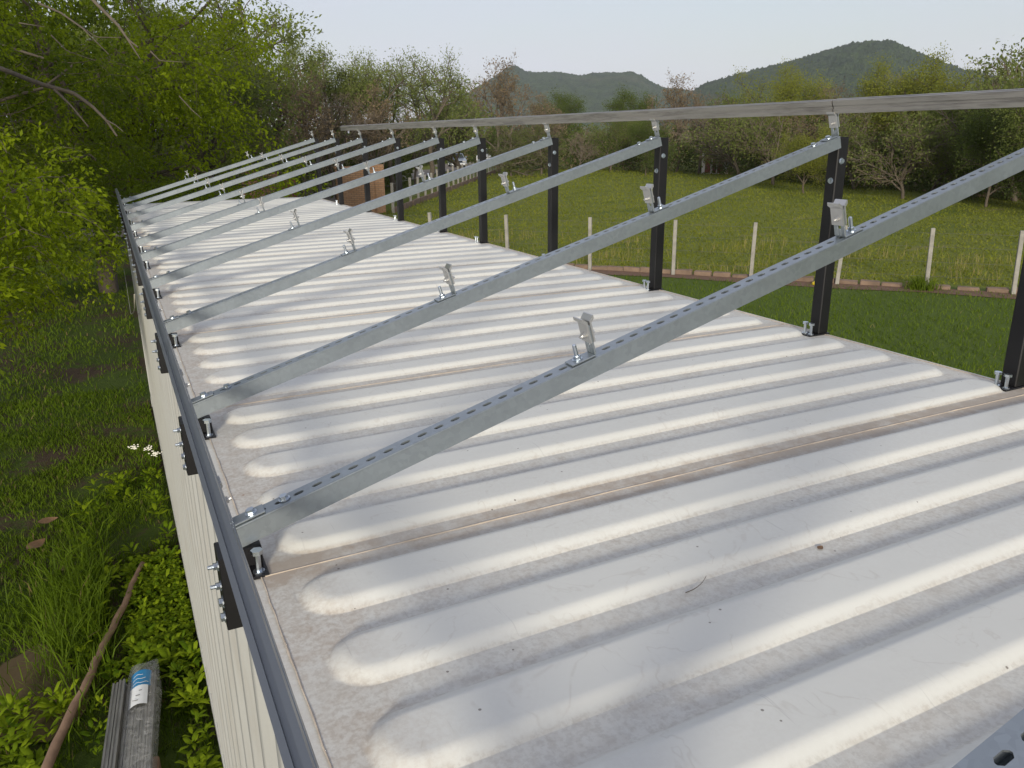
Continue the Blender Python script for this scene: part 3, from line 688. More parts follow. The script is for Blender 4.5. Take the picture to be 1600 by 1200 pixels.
layer = dict(height=7., trunk_r=.2, levels=3, kids=(30, 14), ang=(1.4, .9), ratio=(.62, .35), wob=.07, lift=(.05, .0, -.03), start=.12, trunk_len=.95, segs=(8, 6, 4))
layerA = tree_meshes('layered_tree', 67, layer, 60, .13, .14, 'leaf_mid', 'bark_dark', .4, 1.5)

def at(px, dist):
    a, _ = px_dir(px, 205); return -.0886 + sin(a) * dist, cos(a) * dist
G1 = 'trees behind the gate and along the road'; G2 = 'trees of the far treeline beyond the field'
FAR = [
 (330, 30, flatA, -40, 'tall_tree', 'spreading tree whose thin leafy boughs reach into the sky at upper left', 'G1'),
 (425, 41, flatA, 82, 'flat_topped_tree', 'flat-topped green tree standing highest above the brick gate pillars, left of the others', 'G1'),
 (490, 46, flatA, 80, 'flat_topped_tree', 'flat-topped green tree above the far rafters, second from the left in its row', 'G1'),
 (555, 50, flatB, 92, 'flat_topped_tree', 'thin-crowned tree with sky showing through, third in the row behind the gate', 'G1'),
 (612, 54, flatB, 98, 'flat_topped_tree', 'thin-crowned green tree above the silver car, fourth in the row behind the gate', 'G1'),
 (668, 55, flatB, 92, 'flat_topped_tree', 'airy green tree with open crown left of the bare brown tree', 'G1'),
 (468, 36, bareB, 120, 'bare_shrub_tree', 'brown bare bushy tree behind the left brick pillar', 'G1'),
 (522, 40, bareA, 130, 'bare_shrub_tree', 'brown twiggy tree in front of the flat-topped trees, left of the brick wall top', 'G1'),
 (590, 45, bareB, 140, 'bare_shrub_tree', 'brown twiggy bush above the brick wall beside the gate', 'G1'),
 (645, 60, bareA, 165, 'bare_shrub_tree', 'low grey twiggy tree left of the silver car', 'G1'),
 (722, 66, bareC, 125, 'bare_shrub_tree', 'half-bare grey tree with leaning limbs behind the silver car', 'G1'),
 (780, 78, bareB, 98, 'bare_tree', 'tall bare brown tree standing before the left end of the hills', 'G2'),
 (845, 84, bareB, 150, 'bare_tree', 'low reddish-brown bare tree left of the dark rounded tree', 'G2'),
 (798, 70, layerA, 200, 'layered_tree', 'green tree with flat layered boughs right of the parked vehicles', 'G2'),
 (846, 73, layerA, 197, 'layered_tree', 'second green tree with flat layered boughs, near the fourth black post', 'G2'),
 (872, 92, darkA, 150, 'dark_tree', 'dark rounded tree standing alone against the low hills', 'G2'),
 (905, 78, bareA, 200, 'bare_tree', 'bare grey tree with pale forked trunks between two black posts', 'G2'),
 (955, 79, midA, 188, 'broadleaf_tree', 'green bushy tree in the far treeline left of the third black post', 'G2'),
 (985, 96, darkA, 146, 'dark_tree', 'dark pointed tree before the saddle between the hills', 'G2'),
 (1012, 72, darkA, 192, 'broadleaf_tree', 'dark green low tree just left of the tall third black post', 'G2'),
 (1060, 78, bareB, 122, 'bare_tree', 'wide bare brown tree rising above the rail right of the saddle', 'G2'),
 (1095, 74, bareA, 150, 'bare_tree', 'bare tree with pale trunk standing in front of the white shed', 'G2'),
 (1128, 80, darkA, 158, 'broadleaf_tree', 'dark green tree behind the white shed', 'G2'),
 (1160, 66, bareC, 150, 'bare_tree', 'tangled half-bare tree right of the white shed', 'G2'),
 (1205, 68, limeA, 112, 'lime_tree', 'fresh yellow-green tree under the left shoulder of the dome hill', 'G2'),
 (1215, 58, bareC, 160, 'bare_tree', 'tangled grey half-bare tree under the yellow-green one', 'G2'),
 (1265, 50, limeA, 205, 'lime_tree', 'small bright green bush left of the second black post', 'G2'),
 (1290, 60, bareB, 138, 'bare_tree', 'bare brown tree seen over the rail joint', 'G2'),
 (1345, 54, bareC, 170, 'bare_tree', 'dense tangled bush right of the second black post', 'G2'),
 (1365, 62, bareA, 118, 'bare_tree', 'bare thin-branched tree reaching over the rail before the dome hill', 'G2'),
 (1415, 56, limeA, 108, 'lime_tree', 'yellow-green tree over the rail right of the dome hill', 'G2'),
 (1425, 47, bareC, 178, 'bare_tree', 'tangled brown bush at the field edge under the long rail', 'G2'),
 (1470, 50, midA, 150, 'broadleaf_tree', 'leafy green tree at the field edge behind the rising rafter', 'G2'),
 (1480, 56, limeA, 100, 'lime_tree', 'yellow-green tree top with bare tips near the upper right', 'G2'),
 (1540, 50, bareC, 92, 'bare_tree', 'tall half-bare tree with pale tips near the upper right corner', 'G2'),
 (1560, 43, darkA, 165, 'broadleaf_tree', 'dark green tree at the right edge below the rail', 'G2'),
 (1605, 47, bareC, 96, 'bare_tree', 'half-bare tree cut by the right edge of the picture', 'G2'),
 (1650, 42, midA, 120, 'broadleaf_tree', 'leafy green tree just beyond the right edge', 'G2'),
]
def top_of(ms):
    zs = []
    for mm in ms:
        if mm: a = np.empty(len(mm.vertices) * 3, np.float32); mm.vertices.foreach_get('co', a); zs.append(a[2::3])
    return np.quantile(np.concatenate(zs), .985)
TOPS = {id(ms): top_of(ms) for ms in {id(e[2]): e[2] for e in FAR}.values()}
for k, (px, D, ms, ytop, nm, lab, g) in enumerate(FAR):
    x, y = at(px, D); a_, e_ = px_dir(px, ytop); ht = H + .78 + e_ * D          # the height that carries the crown to its top
    s = ht / TOPS[id(ms)]
    tree(nm, ms, x, y, s, k * 2.399, lab, G1 if g == 'G1' else G2, 'tree')

# dense dark undergrowth and the wood behind the first rows
def thicket(name, line, n, depth, h0, h1, leaf, mat, seed, label, lump=2.2):
    rng = np.random.default_rng(seed); line = np.array(line); seg = np.hypot(*np.diff(line, axis=0).T); cs = np.concatenate([[0], np.cumsum(seg)])
    s = rng.uniform(0, cs[-1], n); i = np.clip(np.searchsorted(cs, s) - 1, 0, len(seg) - 1); f = ((s - cs[i]) / seg[i])[:, None]
    p = line[i] * (1 - f) + line[i + 1] * f; nrm = unit(p - np.array([[0., 0.]])); dd = rng.uniform(0, depth, n)
    p = p + nrm * dd[:, None]
    top = h0 + (h1 - h0) * (.5 + .5 * np.sin(s / lump + 1.3 * np.sin(s / lump * .43 + dd * .5)) * np.cos(dd / lump * 1.1 + s * .2))
    z = top * rng.uniform(0, 1, n) ** .75
    v, q = leaf_cloud(rng, np.column_stack([p, z]), leaf, .6)
    tag(put(name, mesh_np(name, v, q, None, M[mat], False, np.clip(.5 + .35 * np.sin(s / 2.1 + 2 * dd) + rng.uniform(-.2, .2, n), 0, 1))), label, 'bushes', None, 'stuff')
TL = [at(px, D) for px, D in ((700, 104), (760, 100), (800, 84), (900, 81), (1020, 76), (1100, 74), (1180, 68), (1260, 60), (1340, 55), (1420, 52), (1500, 49), (1580, 47), (1700, 44), (1900, 40))]
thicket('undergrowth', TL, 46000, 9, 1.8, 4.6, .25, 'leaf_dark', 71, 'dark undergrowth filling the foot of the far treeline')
thicket('scrub', TL, 26000, 5, 1.8, 5.2, .17, 'leaf_brown', 72, 'grey-brown leafless scrub tangled along the far treeline', 1.7)
TL2 = [at(px, D) for px, D in ((380, 62), (480, 66), (600, 74), (700, 112), (800, 106), (900, 104), (1000, 102), (1100, 98), (1200, 90), (1300, 80), (1400, 74), (1500, 66), (1600, 62), (1800, 56))]
thicket('woodland', TL2, 34000, 16, 3.0, 5.2, .36, 'leaf_mid', 73, 'soft green wood massed behind the first row of trees', 3.5)
TL3 = [at(px, D) for px, D in ((-260, 27), (-60, 29), (60, 33), (180, 41), (300, 44), (420, 45), (520, 47), (640, 58))]
thicket('hedge', TL3, 30000, 9, 2.2, 5.0, .26, 'leaf_mid', 79, 'green bushes massed behind the leafy trees and the gate', 2.6)
TL4 = [at(px, D) for px, D in ((-300, 30), (-100, 33), (60, 36), (200, 44), (330, 48), (400, 52))]
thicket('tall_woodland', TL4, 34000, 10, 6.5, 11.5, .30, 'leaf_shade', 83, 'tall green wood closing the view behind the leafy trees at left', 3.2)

# ------------------------------------------------------------------ fences, kerb, gate pillars
def wire_run(parent, pts, zs, r=.006):
    for z in zs: put('wire', MB().tube([(x, y, z) for x, y in pts], r, 4).mesh('wire', M['wire']), parent)
def post_mesh(h, w, name='post'):
    b = MB(); b.bbox((-w / 2, -w / 2, -.3), (w / 2, w / 2, h), .008); return b.mesh(name, M['concrete'])
rng = random.Random(8)
F1 = [(18.1, 9.1), (17.1, 10.28), (16.0, 11.56), (14.8, 12.98), (13.54, 14.46), (12.32, 15.9), (10.9, 17.56), (9.39, 19.34), (7.88, 21.1), (6.4, 22.86), (5.0, 24.5)]
f1 = empty('wire_fence', (F1[5][0], F1[5][1], 0), label='wire fence of pale concrete posts along the brick kerb by the field', cat='fence')
pm1 = post_mesh(1.36, .085)
def rel(p, o): return (p[0] - o.location.x, p[1] - o.location.y)
for q in F1:
    x, y = rel(q, f1); put('post', pm1, f1, (x, y, 0), (rng.uniform(-.035, .035), rng.uniform(-.035, .035), .75))
wire_run(f1, [rel(q, f1) for q in F1], (.3, .62, .95, 1.25), .0025)
kb = empty('brick_kerb', (F1[5][0], F1[5][1], 0), label='low kerb of red bricks running under the wire fence', cat='kerb')
bricks = []
for v in range(4):
    g = random.Random(v); b = MB(); b.bbox((-.207, -.075, -.12), (.207, .075, .13), .012)
    b.v = [(x + g.uniform(-.012, .012), y + g.uniform(-.01, .01), z + g.uniform(-.012, .012)) for x, y, z in b.v]; bricks.append(b.mesh('brick', M['kerb']))
for (a, c) in zip(F1[:-3], F1[1:-2]):
    A = Vector((*a, 0)); B = Vector((*c, 0)); n = max(1, int((B - A).length / .43)); d = (B - A).normalized()
    for k in range(n):
        if rng.random() < .03: continue
        p = A + (B - A) * ((k + .5) / n); x, y = rel(p, kb)
        put('brick', bricks[rng.randrange(4)], kb, (x - d.y * .14 * -1, y - d.x * .14, rng.uniform(-.055, .0)), (rng.uniform(-.06, .06), rng.uniform(-.06, .06), atan2(d.y, d.x) + rng.uniform(-.06, .06)), (rng.uniform(.97, 1.06), 1, 1))
v = []; q = []
for i, p in enumerate(F1):
    d = Vector((F1[min(i + 1, 10)][0] - F1[max(i - 1, 0)][0], F1[min(i + 1, 10)][1] - F1[max(i - 1, 0)][1], 0)).normalized(); nn = Vector((d.y, -d.x, 0))
    if nn.x > 0: nn = -nn
    c = Vector((*p, 0)); v += [tuple(c + Vector((.12, .12, .012))), tuple(c + nn * (.55 + .12 * sin(i * 2.3)) + Vector((0, 0, .012)))]
    if i: q.append((2 * i - 2, 2 * i - 1, 2 * i + 1, 2 * i))
tag(put('soil_strip', mesh_np('soil_strip', v, q, None, M['soil'])), kind='structure', label='strip of bare reddish soil in front of the kerb')

A2, B2 = Vector((11.6, 35.9, 0)), Vector((36.6, 76.0, 0))
f2 = empty('wire_fence', A2, label='long fence of close pale posts running from the brick gate wall to the parked cars', cat='fence')
n2 = 26; pm2 = post_mesh(1.42, .10); P2 = []
for k in range(n2):
    p = (B2 - A2) * (k / (n2 - 1)); put('post', pm2, f2, p, (rng.uniform(-.03, .03), rng.uniform(-.03, .03), .5), (1, 1, rng.uniform(.93, 1.08))); P2.append((p.x, p.y))
wire_run(f2, P2, (.45, .9, 1.3), .006)
d2 = (B2 - A2).normalized(); f2b = []
foot = empty('brick_footing', A2, label='low red brick footing under the long fence to the cars', cat='kerb')
for k in range(22):
    p = (B2 - A2) * ((k + .5) / 24); put('brick_block', bricks[k % 4], foot, (p.x, p.y, .02), (0, 0, atan2(d2.y, d2.x)), (4.4, 1.1, 1.7))

def brick_block(name, x, y, w_, d_, h, rz, label, extra=None):
    t = empty(name, (x, y, 0), (0, 0, rz), label, 'wall')
    put('wall', MB().bbox((-w_ / 2, -d_ / 2, -.1), (w_ / 2, d_ / 2, h), .01).mesh('wall', M['brick']), t)
    put('coping', MB().bbox((-w_ / 2 - .05, -d_ / 2 - .05, h + .001), (w_ / 2 + .05, d_ / 2 + .05, h + .10), .01).mesh('coping', M['brick']), t)
    put('pier', MB().bbox((w_ / 2 - .40, -d_ / 2 - .06, -.1), (w_ / 2 + .03, d_ / 2 + .06, h + .16), .01).mesh('pier', M['brick']), t)
    return t
brick_block('brick_gate_wall', 10.3, 36.6, 2.15, .32, 2.0, -.12, 'orange brick gate wall at the start of the long fence')
lw = brick_block('brick_gate_wall', 5.9, 36.9, 1.5, .5, 1.95, -.1, 'smaller orange brick gate pillar farther left, seen between the rafters')
gt = empty('gate_panel', (7.15, 36.9, 0), (0, 0, .5), 'small red-brown board panel beside the left brick pillar', 'gate')
for k in range(4): put('board', MB().bbox((-.4 + .2 * k, -.02, .1), (-.21 + .2 * k, .02, 1.65 - .03 * (k % 2)), .005).mesh('board', M['red_brown']), gt)
put('brace', MB().bbox((-.4, .021, .5), (.39, .05, .6), .005).mesh('brace', M['red_brown']), gt)

# dirt track that passes behind the container to the gate
v = []; q = []
for i, (x, y, wd) in enumerate(((-16, 31, 1.6), (-8, 32.5, 1.8), (-2, 33.5, 2.), (2, 34.5, 2.), (7.9, 37, 1.6), (9.5, 44, 1.8), (17, 58, 2.2), (26, 74, 2.6), (38, 92, 4.5), (48, 104, 6))):
    t = Vector(((1, .2, 0) if i < 4 else (.55, .83, 0))).normalized(); nn = Vector((-t.y, t.x, 0))
    for s in (-1, 1): v.append((x + nn.x * wd * s, y + nn.y * wd * s, .03 if y < 40 else .06))
    if i: q.append((2 * i - 2, 2 * i, 2 * i + 1, 2 * i - 1))
tag(put('dirt_track', mesh_np('dirt_track', v, q, None, M['track'])), kind='structure', label='grey dirt track passing the gate')

# ------------------------------------------------------------------ parked vehicles, shed
def vehicle(name, x, y, rz, paint, L, W_, Hh, hood, label, van=False):
    t = empty(name, (x, y, 0), (0, 0, rz), label, 'car'); hw = W_ / 2; wb = .62 * Hh
    # side profile, x forward
    body = [(-L / 2, .35), (-L / 2, wb), (-L / 2 + .1, wb + .06), (L / 2 - hood, wb + .08), (L / 2 - .12, wb - .06), (L / 2, wb - .22), (L / 2, .30), (L / 2 - .2, .24), (-L / 2 + .2, .24)]
    put('body', MB().prism(body, 'y', -hw, hw).mesh('body', M[paint]), t)
    c0, c1 = -L / 2 + (.25 if not van else 1.6), L / 2 - hood; rf = Hh
    cab = MB(); vs = [(c0, -hw + .06, wb + .05), (c1, -hw + .06, wb + .05), (c1, hw - .06, wb + .05), (c0, hw - .06, wb + .05),
                      (c0 + .35, -hw + .22, rf), (c1 - .65, -hw + .22, rf), (c1 - .65, hw - .22, rf), (c0 + .35, hw - .22, rf)]
    cab.add(vs, [(0, 1, 5, 4), (1, 2, 6, 5), (2, 3, 7, 6), (3, 0, 4, 7), (4, 5, 6, 7)]); put('cabin', cab.mesh('cabin', M[paint]), t)
    def pane(a, b_, c, d, nm, k=.10, off=.012):
        P = [Vector(vs[i]) for i in (a, b_, c, d)]; m_ = sum(P, Vector()) / 4; nr = (P[1] - P[0]).cross(P[3] - P[0]).normalized() * off
        put(nm, MB().add([p.lerp(m_, k) + nr for p in P], [(0, 1, 2, 3)]).mesh(nm, M['glass']), t)
    pane(1, 2, 6, 5, 'windscreen'); pane(3, 0, 4, 7, 'rear_window'); pane(0, 1, 5, 4, 'side_window', .14); pane(2, 3, 7, 6, 'side_window', .14)
    for sx in (-1, 1):
        for sy in (-1, 1):
            wx = sx * L * .31; wy = sy * (hw - .10)
            wh = put('wheel', MB().cyl((0, -.1, 0), (0, .1, 0), .33, 20).mesh('wheel', M['tyre']), t, (wx, wy, .33))
            put('rim', MB().cyl((0, sy * .101, 0), (0, sy * .115, 0), .2, 14).mesh('rim', M['alu']), wh)
        put('headlight' if True else '', MB().bbox((L / 2 - .06, -.2, 0), (L / 2 + .015, .2, .16), .02).mesh('headlight', M['lamp']), t, (0, sx * (hw - .28), wb - .34))
        put('mirror', MB().bbox((0, 0, 0), (.12, .2, .15), .03).mesh('mirror', M[paint]), t, (c1 - .35, sx * (hw + .02) - (.2 if sx < 0 else 0), wb + .1))
    put('grille', MB().bbox((L / 2 - .04, -.38, wb - .36), (L / 2 + .02, .38, wb - .18), .01).mesh('grille', M['glass']), t)
    put('bumper', MB().bbox((L / 2 - .1, -hw + .03, .28), (L / 2 + .07, hw - .03, .50), .03).mesh('bumper', M['white' if paint == 'car_silver' else paint]), t)
    if van: put('cargo_bed', MB().box((-L / 2, -hw, wb + .07), (c0 - .05, -hw + .06, wb + .35)).box((-L / 2, hw - .06, wb + .07), (c0 - .05, hw, wb + .35)).box((-L / 2, -hw + .061, wb + .07), (-L / 2 + .06, hw - .061, wb + .35)).mesh('cargo_bed', M[paint]), t)
x, y = at(712.5, 92); vehicle('parked_car', x, y, atan2(-y, -x) + .12, 'car_silver', 4.1, 1.68, 1.48, 1.15, 'silver car facing the camera at the far end of the fence')
x, y = at(763, 100); vehicle('pickup_truck', x, y, atan2(-y, -x) - .25, 'car_white', 4.9, 1.8, 1.85, 1.25, 'white pickup parked behind a black post, right of the silver car', True)
x, y = at(1121, 75.3); sh = empty('shed', (x, y, 0), (0, 0, -.72), 'small white shed with red-brown doors half hidden under the far trees', 'shed')
sh.scale = (.52, .8, .92)
put('wall', MB().bbox((-2.2, -1.4, -.1), (2.2, 1.4, 2.35), .02).mesh('wall', M['white_wall']), sh)
put('roof', MB().prism([(-1.75, 2.3), (1.75, 2.3), (1.75, 2.42), (0, 3.05), (-1.75, 2.42)], 'x', -2.5, 2.5).mesh('roof', M['sheet']), sh)
for xx, w_ in ((-1.2, .45), (-.1, .30), (.9, .5)):
    d = put('door', MB().bbox((xx - w_, -1.45, .0), (xx + w_, -1.403, 1.95), .01).mesh('door', M['red_brown']), sh); put('handle', MB().bbox((xx + w_ - .12, -1.48, .95), (xx + w_ - .08, -1.452, 1.1), .005).mesh('handle', M['zinc']), d)

# ------------------------------------------------------------------ grass (uncountable)
def blades(name, seed, xy, h, wd, mat, label, lean=.5, dry=0., zoff=0., clump=None):
    rng = np.random.default_rng(seed); n = len(xy); a = rng.uniform(0, 2 * pi, n); b_ = rng.uniform(0, 2 * pi, n)
    hh = h * rng.uniform(.45, 1.25, n); c = np.column_stack([xy, np.full(n, zoff)])
    s = np.column_stack([np.cos(a), np.sin(a), np.zeros(n)]) * (wd * rng.uniform(.6, 1.3, n))[:, None] * .5
    le = np.column_stack([np.cos(b_), np.sin(b_), np.zeros(n)]) * (hh * lean * rng.uniform(.1, 1.2, n))[:, None]
    upv = np.column_stack([np.zeros(n), np.zeros(n), hh])
    v = np.stack([c - s, c + s, c + s * .7 + le * .35 + upv * .6, c - s * .7 + le * .35 + upv * .6, c + le + upv * .95], 1).reshape(-1, 3)
    i = np.arange(n) * 5; q = np.stack([i, i + 1, i + 2, i + 3], -1); t = np.stack([i + 3, i + 2, i + 4], -1)
    ti = np.clip(rng.beta(2, 2, n) * .6 + .3 * (.5 + .5 * np.sin(xy[:, 0] * 1.3 + 2 * np.sin(xy[:, 1] * .9))), 0, .9); ti[rng.uniform(size=n) < dry] = 1.
    tag(put(name, mesh_np(name, v, q, t, M[mat], False, np.concatenate([ti, ti]))), label, 'grass', None, 'stuff')
g = np.random.default_rng(5)
def in_view(n, pxr, rr_, power=1.):
    """random points on the ground inside a fan seen from above the container, thinning with distance"""
    a0, a1 = px_dir(pxr[0], 300)[0], px_dir(pxr[1], 300)[0]; a = g.uniform(a0, a1, n); u_ = g.uniform(0, 1, n)
    r = rr_[0] * (rr_[1] / rr_[0]) ** (u_ ** power); return np.column_stack([-.0886 + np.sin(a) * r, np.cos(a) * r])
side = lambda p: p[:, 0] * .72 + p[:, 1] * .69
p = in_view(75000, (560, 1750), (6., 27.)); p = p[(side(p) < 19.4) & (p[:, 0] > 2.6)]
blades('lawn_grass', 1, p, .075, .013, 'grass', 'short dark green lawn between the container and the brick kerb', .8, .01)
p = in_view(90000, (480, 1750), (17., 95.)); p = p[(side(p) > 20.2) & ((p[:, 0] - 11.6) * .85 - (p[:, 1] - 35.9) * .53 > -.5) & (np.hypot(p[:, 0], p[:, 1]) < 84)]
r_ = np.hypot(p[:, 0], p[:, 1]); sel = g.uniform(size=len(p)) < 1.
blades('field_grass', 2, p, .03 + .0013 * r_, .014 + .0008 * r_, 'straw', 'yellow-green rough grass of the wide field', 2.0, .0)
p = in_view(11000, (700, 1750), (17., 34.)); p = p[(side(p) > 20.3) & (side(p) < 27)]; p = p[(np.sin(p[:, 0] * 1.1 + 1.7 * np.sin(p[:, 1] * .8)) + np.sin(p[:, 1] * 2.1)) > g.uniform(-.6, 1.3, len(p))]
blades('dry_grass', 3, p, .30, .008, 'straw', 'tall dry straw-coloured grass stems just behind the fence', .45, .6)
p = np.column_stack([g.uniform(-1.9, .0, 62000), 3.6 + g.uniform(0, 1, 62000) ** 1.5 * 8.5]); cl = np.sin(p[:, 0] * 5 + 2 * np.sin(p[:, 1] * 3.1)) + np.sin(p[:, 1] * 4.3 + 1.5 * np.sin(p[:, 0] * 3.7))
p = p[(cl > g.uniform(-1.9, 1.1, len(p)))]; PUD = np.array([[-.98, 5.15, .30, .62], [-.80, 6.0, .13, .32]])
for cx, cy, rx, ry in PUD: p = p[((p[:, 0] - cx + .12 * (p[:, 1] - cy)) / rx) ** 2 + ((p[:, 1] - cy) / ry) ** 2 > .8]
blades('verge_grass', 4, p, .060, .008, 'grass_verge', 'patchy green grass beside the left wall of the container', .9, .03)
p = np.column_stack([g.uniform(-5., .0, 40000), g.uniform(11, 32, 40000)]); p = p[np.sin(p[:, 0] * 3 + np.sin(p[:, 1] * 2)) > g.uniform(-1.4, .9, len(p))]; blades('verge_grass', 6, p, .08, .014, 'grass_verge', 'shaded grass under the trees at left', .9, .03)
p = np.column_stack([g.normal(-.72, .16, 1500), g.normal(6.0, .55, 1500)]); p = p[p[:, 0] < -.52]
blades('grass_tussock', 7, p, .30, .010, 'grass_verge', 'long green grass tussock between the puddles and the brown pole', .8, .02)

p = np.column_stack([g.normal(15.95, .16, 500), g.normal(11.62, .14, 500)]); blades('grass_tuft', 11, p, .30, .014, 'grass', 'green grass tuft growing over the kerb at a fence post', .8, .0)
def weeds(name, seed, centers, n_leaf, size, aspect, mat, label, zr=(.03, .14)):
    rng = np.random.default_rng(seed); n = len(centers); k = n_leaf
    a = rng.uniform(0, 2 * pi, (n, 1)) + np.arange(k)[None] * 2.4; el = rng.uniform(.15, .9, (n, k)); sz = size * rng.uniform(.5, 1.25, (n, 1)) * rng.uniform(.7, 1.2, (n, k))
    d = np.stack([np.cos(a) * np.cos(el), np.sin(a) * np.cos(el), np.sin(el)], -1); z = rng.uniform(*zr, (n, k))
    c = np.concatenate([np.repeat(centers[:, None], k, 1), z[..., None]], -1) + d * sz[..., None] * .15
    s = np.stack([-np.sin(a), np.cos(a), np.zeros_like(a)], -1); u_ = np.cross(s, d)
    L = sz[..., None]; W_ = L * aspect * .5
    P = [c, c + d * L * .3 + s * W_ * .85 + u_ * L * .03, c + d * L * .65 + s * W_ * .8, c + d * L - np.array([0, 0, 1.]) * L * .22, c + d * L * .65 - s * W_ * .8, c + d * L * .3 - s * W_ * .85 + u_ * L * .03, c + d * L * .33 - u_ * L * .03, c + d * L * .66 - u_ * L * .03]
    v = np.stack(P, 2).reshape(-1, 3); i = np.arange(n * k) * 8
    q = np.concatenate([np.stack([i + 6, i + 1, i + 2, i + 7], -1), np.stack([i + 5, i + 6, i + 7, i + 4], -1)]); t = np.concatenate([np.stack([i, i + 1, i + 6], -1), np.stack([i, i + 6, i + 5], -1), np.stack([i + 7, i + 2, i + 3], -1), np.stack([i + 7, i + 3, i + 4], -1)])
    ti = np.clip(np.repeat(rng.beta(2, 2, n), k) + rng.uniform(-.2, .2, n * k), 0, 1)
    tag(put(name, mesh_np(name, v, q, t, M[mat], True, np.tile(ti, 6))), label, 'weeds', None, 'stuff')
c = np.concatenate([np.column_stack([g.uniform(-.62, -.02, 150), g.uniform(3.6, 5.2, 150)]), np.column_stack([g.uniform(-1.2, -.75, 60), g.uniform(3.8, 5.0, 60)]), np.column_stack([g.uniform(-.75, -.05, 90), g.uniform(5.2, 8.6, 90)])])
c = c[~((np.abs(c[:, 0] + .38) < .20) & (c[:, 1] < 4.95))]; c = c[np.abs(c[:, 0] - (-.93 + .66 * (c[:, 1] - 3.9) / 2.55)) > .075]
weeds('broadleaf_weeds', 9, c, 8, .095, .36, 'weed', 'bright green broad-leaved weeds around the rail bundle and the brown pole')
c = np.column_stack([g.uniform(-.42, .0, 900), g.uniform(5.0, 6.6, 900)])
weeds('ground_cover', 10, c, 6, .045, .62, 'weed', 'carpet of small round leaves between the brown pole and the wall', (.02, .10))
fl = empty('flowering_plant', (-.10, 8.55, 0), label='weed with small white flower heads against the container wall', cat='plant')
for k, (dx, dy, h) in enumerate(((-.13, .0, .36), (.0, -.06, .34), (.07, -.12, .30))):
    put('stem', MB().tube([(dx * .3, dy * .3, 0), (dx * .7, dy * .8, h * .6), (dx, dy, h)], .004, 5).mesh('stem', M['weed']), fl)
    b = MB(); gg = random.Random(k)
    for _ in range(26):
        q = Vector((gg.gauss(0, .022), gg.gauss(0, .022), gg.gauss(0, .012))) + Vector((dx, dy, h)); b.cyl(q, q + Vector((0, 0, .006)), .009, 5, .006)
    put('flower_head', b.mesh('flower_head', M['petal']), fl)
    b = MB()
    for j in range(5):
        a = j * 2.4 + k; q = Vector((dx * .5, dy * .5, h * (.25 + .12 * j))); d = Vector((cos(a), sin(a), .35)); s = Vector((-sin(a), cos(a), 0)) * .016
        b.add([q, q + d * .05 + s, q + d * .10, q + d * .05 - s], [(0, 1, 2, 3)])
    put('leaves', b.mesh('leaves', M['weed']), fl)

# ------------------------------------------------------------------ things lying left of the container
def puddle(cx, cy, rx, ry, seed, label):
    g_ = random.Random(seed); n = 40; v = [(0, 0, .02)]
    ph = [g_.uniform(0, 6.28) for _ in range(4)]
    for k in range(n):
        a = 2 * pi * k / n; w_ = 1 + .13 * sin(2 * a + ph[0]) + .10 * sin(3 * a + ph[1]) + .07 * sin(5 * a + ph[2]); yy = sin(a) * ry * w_; v.append((cos(a) * rx * w_ - .12 * yy, yy, .02))
    o = put('puddle', mesh_np('puddle', v, None, [(0, 1 + k, 1 + (k + 1) % n) for k in range(n)], M['water']), None, (cx, cy, 0)); tag(o, label, kind='structure')
puddle(-.98, 5.15, .26, .60, 3, 'brown muddy puddle in the grass at the lower left corner'); puddle(-.80, 6.0, .11, .30, 4, 'small muddy puddle beside the long grass tussock')
g_ = random.Random(6); pts = []; rad = []
for k in range(26):
    t = k / 25; pts.append((-.93 + (.93 - .27) * t + .012 * sin(t * 4) + .004 * sin(t * 19) + g_.uniform(-.006, .006), 3.9 + 2.55 * t, .13 + .03 * sin(t * 5))); rad.append((.028 - .008 * t) * g_.uniform(.88, 1.14))
tag(put('pole', MB().tube(pts, rad, 10).mesh('pole', M['mud'], True)), 'muddy brown wooden pole lying slantwise in the weeds', 'pole')
bu = empty('rail_bundle', (-.37, 4.76, .0), (0, 0, -.09), 'bundle of aluminium rails in clear plastic wrap with a blue and white label', 'bundle')
bu.scale = (.8, 1, 1.15)
for k, (xx, zz, ln) in enumerate([(-.150, .10, -.02), (-.105, .10, -.04), (-.060, .10, 0), (-.015, .10, .06), (.030, .10, .09), (.075, .10, .10), (.120, .10, .08), (-.13, .152, -.05), (-.085, .152, -.03)]):
    pr = [(-.02, 0), (.02, 0), (.02, .05), (.006, .05), (.006, .042), (-.006, .042), (-.006, .05), (-.02, .05)]
    put('rail', MB().prism(pr, 'y', -3.2, ln).mesh('rail', M['bundle']), bu, (xx, 0, zz))
for yy in (-.7, -2.4): put('support_block', MB().bbox((-.2, yy - .06, 0), (.18, yy + .06, .098), .01).mesh('support_block', M['mud']), bu)
b = MB(); prev = None; NW = 20; ring = []
for j, (yy, k) in enumerate(((-3.25, 1.), (-2.4, 1.03), (-1.6, .98), (-.9, 1.02), (-.45, 1.), (-.1, 1.03), (.05, .98), (.16, .8), (.19, .45))):
    for i in range(NW):
        a = 2 * pi * i / NW; wob = 1 + .06 * sin(3 * a + j * 1.7) + .04 * sin(5 * a - j)
        ring.append((.055 + .118 * k * wob * np.sign(cos(a)) * abs(cos(a)) ** .55, yy + .02 * sin(2 * a + j), .130 + .052 * k * wob * np.sign(sin(a)) * abs(sin(a)) ** .6))
b.add(ring, [(j * NW + i, j * NW + (i + 1) % NW, (j + 1) * NW + (i + 1) % NW, (j + 1) * NW + i) for j in range(8) for i in range(NW)])
put('plastic_wrap', b.mesh('plastic_wrap', M['wrap'], True), bu)
